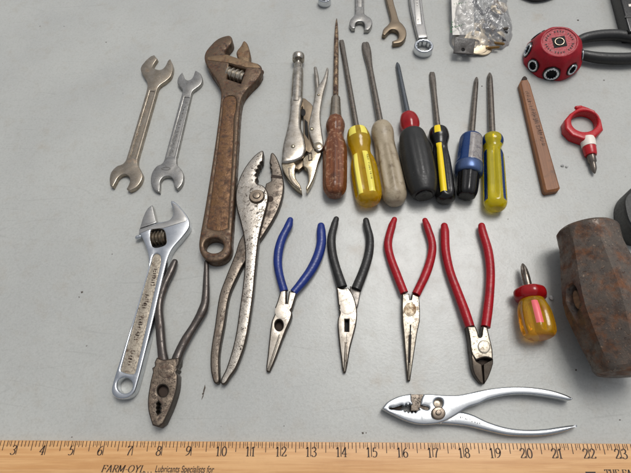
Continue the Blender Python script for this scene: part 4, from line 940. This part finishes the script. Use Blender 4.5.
for k, rs in zip(range(8), (6.9, 6.1, 7.4, 5.6, 5.0, 4.4, 6.6, 7.0)):
    # first sockets face the viewer: angles around the flank
    a = A0 + R_(45)*k
    zc = .0150; el = R_(18); d = Vector((math.cos(a)*math.cos(el), math.sin(a)*math.cos(el), math.sin(el)))
    o = c0 + Vector((math.cos(a), math.sin(a), 0))*(RB*.928*.977) + Vector((0, 0, zc)); fr = TILT @ frame(o + d*.0004, d)
    rs = rs*.001*1.12; CUTS.append((fr, rs*1.16))
    b = MB()
    star = [((rs*.80 if q % 2 == 0 else rs*.64)*math.cos(2*math.pi*q/24), (rs*.80 if q % 2 == 0 else rs*.64)*math.sin(2*math.pi*q/24)) for q in range(24)]
    circ = [(rs*math.cos(2*math.pi*q/36), rs*math.sin(2*math.pi*q/36)) for q in range(36)]
    b.prism_xy([circ, star], -.004, .0008, .0005, mat=fr)
    so = b.build("socket", CHROME, bl)
    b = MB(); b.prism_xy([[(x*.97, y*.97) for x, y in circ]], -.0056, -.0038, .0001, mat=fr); b.build("socket_hole", BLACK_GAP, so)
    b = MB(); b.prism_xy([[(x*1.17, y*1.17) for x, y in circ], [(x*1.0, y*1.0) for x, y in circ]], -.004, .0003, .0002, mat=fr); b.build("socket_rim", BLACK_HARD, so)
cb = MB()
for f_, r_ in CUTS: cb.prism_xy([[(r_*math.cos(2*math.pi*q/36), r_*math.sin(2*math.pi*q/36)) for q in range(36)]], -.0055, .012, 0, 1, mat=f_, bottom=True)
cutter = cb.build("socket_cutter", BLACK_HARD)
md = BALL.modifiers.new("sockets", 'BOOLEAN'); md.object = cutter; md.operation = 'DIFFERENCE'; md.solver = 'EXACT'
dg = bpy.context.evaluated_depsgraph_get(); nm = bpy.data.meshes.new_from_object(BALL.evaluated_get(dg))
BALL.modifiers.clear(); old = BALL.data; BALL.data = nm; bpy.data.meshes.remove(old); nm.name = "ball_body"; bpy.data.objects.remove(cutter)
ct = c0 + Vector((0, 0, .0334)); sq_ = .0072
fr = TILT @ Matrix.Translation(ct) @ Matrix.Rotation(R_(4), 4, 'Z')
b = MB(); b.prism_xy([[(-sq_, -sq_), (sq_, -sq_), (sq_, sq_), (-sq_, sq_)]], -.001, .0003, .0001, mat=fr); b.build("square_drive", BLACK_GAP, bl)
b = MB(); b.prism_xy([[(.0056*math.cos(a), .0056*math.sin(a)) for a in [2*math.pi*q/32 for q in range(32)]], [(.0042*math.cos(a), .0042*math.sin(a)) for a in [2*math.pi*q/32 for q in range(32)]]], 0, .0012, .0004, mat=fr); b.build("drive_ring", JAW_STEEL, bl)
b = MB(); rr = random.Random(11)
for k in range(30):
    if k % 5 == 4: continue
    a = 2*math.pi*k/30; r = .0148; hgt = .0024
    for (dx, ang) in ((0, 0), (.0007, rr.choice((0, .5, -.5)))):
        m = fr @ Matrix.Rotation(a, 4, 'Z') @ Matrix.Translation((r, dx, .00035)) @ Matrix.Rotation(ang, 4, 'Z')
        i = b.add([m @ Vector(q) for q in ((-hgt/2, -.0003, 0), (hgt/2, -.0003, 0), (hgt/2, .0003, 0), (-hgt/2, .0003, 0))]); b.face((i, i+1, i+2, i+3), 0, False)
b.build("engraved_marks", flat("dark_red_ink", lin(40, 6, 12), .6), bl)

# ------------------------------------------------------------------ black handled pliers running out of the frame
pl = thing("black_handled_pliers", "pair of curved black handles beside the red socket ball, tool running off the edge", "pliers", 605, 48)
b = MB(); b.tube([(577, 41, 8), (586, 37.6, 10.6), (600, 35.4, 11.4), (616, 35, 11.6), (631, 37, 11.6), (650, 41, 11), (666, 45, 10)], .0085, .9, horiz=False); b.build("handle", BLACK_RUB, pl)
b = MB(); b.tube([(576, 52.6, 8), (586, 55.6, 10.6), (600, 57.8, 11.6), (616, 58.6, 12), (631, 58.2, 12), (650, 55, 11), (666, 51, 10)], .0085, .9, horiz=False); b.build("handle", BLACK_RUB, pl)
b = MB(); b.prism([(662, 41), (676, 40), (694, 44), (706, 48), (694, 53), (676, 56), (662, 54)], .001, .012, .0015); b.build("jaws", DARK_STEEL, pl)

# ------------------------------------------------------------------ dark tools cut by the frame
bx_ = thing("black_case", "flat black plastic case at the upper right corner with a white mark", "case", 650, 10)
b = MB(); b.prism([(617.5, -12, 1), (629.5, 31.5, 1), (690, 31, 1), (690, -40, 1), (612, -40, 1)], .0005, .018, .002, zmap=.018); b.build("case_body", BLACK_HARD, bx_)
b = MB(); b.prism(K((628.5, 4), (640, 3), (641, 5.4), (629, 6.4)), .0175, .0183, .0001, zmap=.0183); b.build("white_mark", WHITE_PL, bx_)
b = MB(); b.prism(K((624.6, 15.8), (690, 15.0), (690, 16.8), (624.9, 17.6)), .017, .0186, .0003, zmap=.0183); b.build("lid_seam", BLACK_RUB, bx_)
tm = thing("tape_measure", "rounded dark grey tool case cut off by the right edge above the hammer head", "tool", 645, 212)
shell = [(622.8, 207), (623.6, 199), (627.5, 191.5), (634, 187), (650, 186), (664, 194), (668, 212), (664, 230), (650, 238), (636, 237), (628.4, 230), (624.4, 221)]
b = MB(); b.prism(shell, .0005, .024, .005, zmap=.018, holes=[[(627.6, 208), (628.4, 203), (632, 199, 1), (650, 197), (660, 203), (661, 222), (650, 229), (634, 227, 1), (630.6, 221)]]); b.build("rim", plastic("dark_grey_rubber", lin(58, 58, 56), .5, .4), tm)
b = MB(); b.prism([(626, 208), (629, 198), (650, 196), (662, 202), (662, 224), (650, 230), (632, 229)], .0005, .016, .002, zmap=.018); b.build("side_panel", BLACK_HARD, tm)
b = MB(); b.tube([(524, -5, 6), (534, -2.6, 9), (545, -3.4, 8), (554, -6, 6)], .004, .8, horiz=False); o = b.build("black_grip", BLACK_RUB); tag(o, "tip of a dark grip just showing at the top edge between bag and black case", "grip")

# ------------------------------------------------------------------ wrenches along the upper edge
wr = thing("open_end_wrench", "short grey open end wrench pointing down at the top edge above the grimy screwdriver", "wrench", 360, 10, "wrenches at the top edge")
b = MB(); b.prism([(354.6, -36, 1), (365, -36, 1), (364.2, 13), (367, 16.2), (370.6, 18.6), (372.4, 23), (371, 27.4), (368.6, 30.2, 1), (364, 30.4, 1), (364.6, 26), (363, 22.6), (359.6, 21.6), (356, 23.2), (355, 28.6, 1), (351.6, 28.8, 1), (349.4, 25), (350.2, 20.4), (353, 17), (355.2, 13.6)], .0003, .0062, .0013, zmap=.005, holes=[K((357.6, -34), (362.4, -34), (361.6, 7), (358.2, 7))])
b.prism(K((356.6, -35), (363.2, -35), (362.4, 8), (357.4, 8)), .0003, .0048, .0001, zmap=.005); b.build("wrench_body", STEEL_GREY, wr)
wr = thing("open_end_wrench", "dull brownish open end wrench with angled jaws at the top edge", "wrench", 393, 15, "wrenches at the top edge")
b = MB(); b.prism([(379, -36, 1), (390.4, -36, 1), (393.2, 0), (396.4, 12), (399.4, 21.6), (402.4, 24.4), (406, 30.4), (406, 37), (401.6, 42.6), (393, 44.4, 1), (392.2, 41.6, 1), (398, 38.6), (398, 33), (395, 30.2), (391, 30), (387.6, 33), (385, 35.8, 1), (382, 34.8, 1), (383.4, 29.6), (388, 25), (390.6, 20.6), (388.6, 10), (386, 0)], .0003, .0068, .0013, zmap=.0055); b.build("wrench_body", STEEL_DULL, wr)
def boxend(label, cx, cy, rx, ry, handle, rec, grp, z=.010):
    wr = thing("combination_wrench", label, "wrench", cx, cy-20, grp)
    b = MB(); b.prism(handle, .0015, .0078, .0014, zmap=.007, holes=[rec] if rec else ())
    if rec: b.prism([(x+(x-cx)*.0, y, 1) for x, y, *_ in rec], .0015, .0068, .00005, zmap=.007)
    b.build("shank", CHROME_SAT, wr)
    c = P(cx, cy, z); r = rx*mpp(cx, cy, z)
    b = MB(); T = Matrix.Translation((c.x, c.y, 0))
    star = [((r*.74 if q % 2 == 0 else r*.66)*math.cos(2*math.pi*q/24), (r*.74 if q % 2 == 0 else r*.66)*math.sin(2*math.pi*q/24)) for q in range(24)]
    b.prism_xy([[(r*math.cos(2*math.pi*q/40), r*math.sin(2*math.pi*q/40)) for q in range(40)], star], .0004, z, .0016, mat=T)
    b.build("box_end", CHROME, wr); return wr
w3 = boxend("combination wrench with a thick chrome box end at the top edge beside the plastic bag", 424, 45, 9.6, 8, [(407.4, -36, 1), (419.4, -36, 1), (422, 0), (424.4, 20), (427.6, 37.4, 1), (418, 38.4, 1), (413.4, 20), (409.6, 0)], K((411, -34), (416.6, -34), (421.4, 24), (416.4, 24)), "wrenches at the top edge")
b = MB(); marks(b, (419.4, 24.4), (418.4, 17.6), .0079, 3, .0028, 71, .0005); marks(b, (417, 6), (416, -6), .0079, 4, .0028, 72, .0005); b.build("stamped_size", WHITE_PL, w3)
boxend("ring end of a chrome wrench barely showing above the wooden handled screwdriver", 324.4, -3, 6.6, 5, [(320.5, -50, 1), (328, -50, 1), (328.6, -20), (328.4, -8.5, 1), (320.6, -8.5, 1), (320.4, -20)], None, "wrenches at the top edge")

# ------------------------------------------------------------------ clear bag of washers and screws
def washer(px, py, z, rpx, hole, mat, tilt, label, nm="washer"):
    c = P(px, py, z); r = rpx*mpp(px, py, z)
    b = MB(); T = Matrix.Translation(c) @ Matrix.Rotation(tilt[0], 4, 'X') @ Matrix.Rotation(tilt[1], 4, 'Y')
    n_ = 36
    b.prism_xy([[(r*math.cos(2*math.pi*q/n_), r*math.sin(2*math.pi*q/n_)) for q in range(n_)], [(r*hole*math.cos(2*math.pi*q/n_), r*hole*math.sin(2*math.pi*q/n_)) for q in range(n_)]], -.0009, .0009, .0004, mat=T, bottom=True)
    o = b.build(nm, mat); tag(o, label, "washer", "washers in the clear bag")
WASH = metal("zinc_washer", lin(214, 198, 170), .38, .02, .2, .6, sc=90, r1=lin(150, 120, 84), r2=lin(110, 90, 66))
washer(476.5, 42.5, .0075, 13, .22, WASH, (R_(14), R_(6)), "cream coloured washer in the bag partly under the black square plate")
washer(481, 45, .0045, 12, .22, WASH, (R_(8), R_(10)), "cream coloured washer in the bag just behind another washer")
washer(461, 40.5, .005, 9, .3, WASH, (R_(10), R_(-14)), "pale washer at the lower left inside the clear bag")
for x, y, z, r, tx, ty, l in ((497, 36, .003, 8, 6, 4, "pale washer lying flat under the dark screws on the right of the bag"), (488, 24, .0022, 9, -6, 8, "pale washer in the middle of the bag below the slanted screws"),
        (499, 8, .003, 8, 5, -6, "pale washer under the brass screw at the upper right of the bag"), (478, 30, .006, 8, 12, 16, "small pale washer between the paper slip and the large cream washers")):
    washer(x, y, z, r, .34, WASH, (R_(tx), R_(ty)), l)
b = MB(); b.prism_xy([[(-.0125, -.010), (.012, -.0105), (.0135, .010), (-.0115, .011)], [(.0022*math.cos(2*math.pi*q/20)-.001, .0022*math.sin(2*math.pi*q/20)-.005) for q in range(20)]], -.0007, .0007, .0003, mat=Matrix.Translation(P(464, 46, .0125)) @ Matrix.Rotation(R_(20), 4, 'X') @ Matrix.Rotation(R_(-6), 4, 'Z'), bottom=True)
o = b.build("square_plate", plastic("plate_dark", lin(44, 38, 34), .4, .5, lin(78, 66, 54), sc=110, scuff=.4)); tag(o, "dark square metal plate at the front corner of the clear bag", "plate")
scr = metal("screw_dark", lin(92, 90, 92), .35, .1, .3, .75, sc=120)
scr2 = metal("screw_brass", lin(168, 138, 92), .35, .1, .3, .75, sc=120)
def screw(p, q, z, r, mat, label):
    A, B = P(*p, z), P(*q, z+.002); L = (B-A).length; st = [(0, .0002), (.001, r*2), (.07, r*1.9), (.12, r)]
    m = 30
    for k in range(m): st.append((.14+.78*k/m, r*(1.05 if k % 2 else .82)))
    st += [(.97, r*.5), (1, .0002)]
    b = MB(); b.lathe(A, B, st, 14); o = b.build("screw", mat); tag(o, label, "screw", "screws in the clear bag")
for k, (p, q, z, r, m, l) in enumerate((
    ((487, 10), (502, 19), .012, .0022, scr, "dark screw slanting across the upper middle of the clear bag"),
    ((486, 18), (508, 33), .010, .0020, scr, "long dark screw below another slanted screw in the bag"),
    ((484, 25), (506, 41), .007, .0019, scr, "dark screw in the right half of the bag beside the cream washers"),
    ((488, 42), (505, 44), .005, .0018, scr2, "brass coloured screw lying along the lower right edge of the bag"),
    ((486, 48), (500, 47), .004, .0017, scr2, "brass coloured screw nearest the bottom edge of the bag"),
    ((492, 31), (509, 28), .012, .0019, SHAFT, "bright steel screw near the right side of the bag"),
    ((474, 3), (484, 15), .009, .0024, scr, "dark screw beside the white paper slip at the bag top"),
    ((495, 2), (505, 12), .010, .0020, scr2, "brass coloured screw at the top right of the bag"))): screw(p, q, z, r, m, l)
ps = thing("paper_slip", "white paper slip with green print inside the clear bag", "paper", 462, 15)
b = MB(); rows = []
for j in range(9):
    row = []
    for i in range(9):
        x = 451+i*2.75+j*.2; y = -14+j*6.1; row.append(P(x, y, .0135+.0016*math.sin(i*1.1+j*.7)+.001*math.sin(j*1.9)-.003*(j/8)**2))
    rows.append(b.add(row))
for j in range(8):
    for i in range(8): b.face((rows[j]+i, rows[j]+i+1, rows[j+1]+i+1, rows[j+1]+i)[::-1])
b.build("sheet", PAPER, ps)
b = MB(); marks(b, (452, 27.5), (466, 23.5), .0162, 7, .0030, 81, .0007); marks(b, (453, 4), (467, 2), .0170, 6, .003, 82, .0006, 0); marks(b, (452, 20), (451, 33), .0158, 4, .0024, 83, .0008)
b.build("green_print", GREEN_INK, ps)
def bag_mat():
    g = G("clear_film"); t_ = g.t
    out = t_.nodes["Material Output"]
    tr = t_.nodes.new("ShaderNodeBsdfTransparent"); gl = t_.nodes.new("ShaderNodeBsdfGlossy"); df = t_.nodes.new("ShaderNodeBsdfDiffuse")
    gl.inputs['Roughness'].default_value = .16; df.inputs['Color'].default_value = lin(235, 235, 236)
    fz = t_.nodes.new("ShaderNodeLayerWeight"); fz.inputs['Blend'].default_value = .38
    bp = t_.nodes.new("ShaderNodeBump"); bp.inputs['Strength'].default_value = .5; bp.inputs['Distance'].default_value = .0018
    g.link(g.noise(170, 3, .6, None, 1.2), bp.inputs['Height'])
    for n in (gl, df, fz): g.link(bp.outputs[0], n.inputs['Normal'])
    m1 = t_.nodes.new("ShaderNodeMixShader"); m2 = t_.nodes.new("ShaderNodeMixShader")
    m1.inputs[0].default_value = .2; g.link(tr.outputs[0], m1.inputs[1]); g.link(df.outputs[0], m1.inputs[2])
    g.link(g.math('ADD', g.math('MULTIPLY', fz.outputs['Fresnel'], .7), .07), m2.inputs[0]); g.link(m1.outputs[0], m2.inputs[1]); g.link(gl.outputs[0], m2.inputs[2])
    g.link(m2.outputs[0], out.inputs['Surface']); return g.mat
outl = hermite([(449, -40), (449.6, 0), (449.4, 25), (450, 42), (456.5, 53), (465, 56), (476.8, 54.8), (490.7, 51.2), (506, 47.2), (511.4, 39), (512, 30), (508, 12.7), (506.8, 0), (506, -40)], True, 9)
outl = [(x + 1.3*noise.noise(Vector((x*.23, y*.23, 4))) + .7*noise.noise(Vector((x*.6, y*.6, 9))), y + 1.1*noise.noise(Vector((x*.23, y*.23, 14))) + .7*noise.noise(Vector((x*.6, y*.6, 19)))) for x, y in outl]
oc = np.array([P(x, y, 0)[:2] for x, y in outl]); cc_ = np.array(P(480, 14, 0)[:2])
b = MB(); NR = 44; rings = []
for k in range(NR+1):
    s_ = 1-(k/NR); rg = []
    for p in oc:
        q = cc_ + (p-cc_)*s_
        e = 1-s_
        z = .019*(1-(1-min(1, e*2.2))**2)*.9 + .0006
        nz = noise.noise(Vector((q[0]*90, q[1]*90, 1.3)))*.004 + abs(noise.noise(Vector((q[0]*120, q[1]*80, 7))))*.008 - abs(noise.noise(Vector((q[0]*300+q[1]*120, q[1]*260, 3))))*.004
        rg.append((q[0], q[1], max(.0005, z + nz*min(1, e*5))))
    rings.append(rg)
b.sweep(rings, 0, caps=False)
o = b.build("plastic_bag", bag_mat(), angle=180); tag(o, "crumpled clear plastic bag of washers and screws at the top edge", "bag")

# ------------------------------------------------------------------ crumbs and specks on the paint
def crumb(px, py, r, seed, label):
    rr = random.Random(seed); c = P(px, py, r*.7); b = MB(); rings = []
    for k in range(5):
        a = -80+160*k/4; rings.append([c + Vector((math.cos(2*math.pi*i/7)*math.cos(R_(a)), math.sin(2*math.pi*i/7)*math.cos(R_(a)), math.sin(R_(a))*.7))*r*rr.uniform(.65, 1.15) for i in range(7)])
    b.sweep(rings); o = b.build("glass_crumb", CRUMB, angle=5); tag(o, label, "crumb")
crumb(563.4, 165, .0022, 1, "tiny clear glass crumb beside the flat wooden pencil")
crumb(567, 166.4, .0016, 2, "tinier clear crumb between another crumb and the ring driver")
crumb(551.6, 297.6, .0024, 3, "clear glass crumb beside the red collar of the stubby screwdriver")
b = MB(); rr = random.Random(21)
for (x, y, r) in ((106, 42, .0010), (123, 93, .0006), (578, 20, .0016), (604, 80, .0009), (82, 292, .0014), (79, 297, .0008), (203, 394, .0011), (112, 254, .0007), (576, 370, .0010), (363, 433, .0011), (284, 426, .0006), (72, 437, .0007), (508, 219, .0006), (231, 289, .0005), (64, 26, .0008), (40, 26, .0009), (482, 86, .0008), (366, 433, .0006), (597, 250, .0004), (620, 420, .0008)):
    c = P(x, y, .0003); n_ = 7
    i = b.add([c + Vector((math.cos(2*math.pi*k/n_), math.sin(2*math.pi*k/n_)*rr.uniform(.6, 1.2), 0))*r*rr.uniform(.5, 1.1) for k in range(n_)] + [c + Vector((0, 0, r*.4))])
    for k in range(n_): b.face((i+k, i+(k+1) % n_, i+n_), 0, False)
i = None
for (x, y, l, w_) in ((204, 390, .010, .0011), (202.5, 397, .006, .0006)):
    A, B = P(x+1, y-l/mpp(x, y)/2, .0003), P(x-1, y+l/mpp(x, y)/2, .0003); d = (B-A).normalized(); n_ = Vector((-d.y, d.x, 0))
    pts = [A, A+(B-A)*.3+n_*w_, A+(B-A)*.7+n_*w_*.5, B, A+(B-A)*.6-n_*w_*.6, A+(B-A)*.25-n_*w_*.3]
    k = b.add(pts); b.face(range(k, k+6), 0, False)
o = b.build("dirt", flat("dirt_speck", lin(84, 76, 68), .9)); tag(o, "dark specks of dirt on the grey paint", None, kind='stuff')
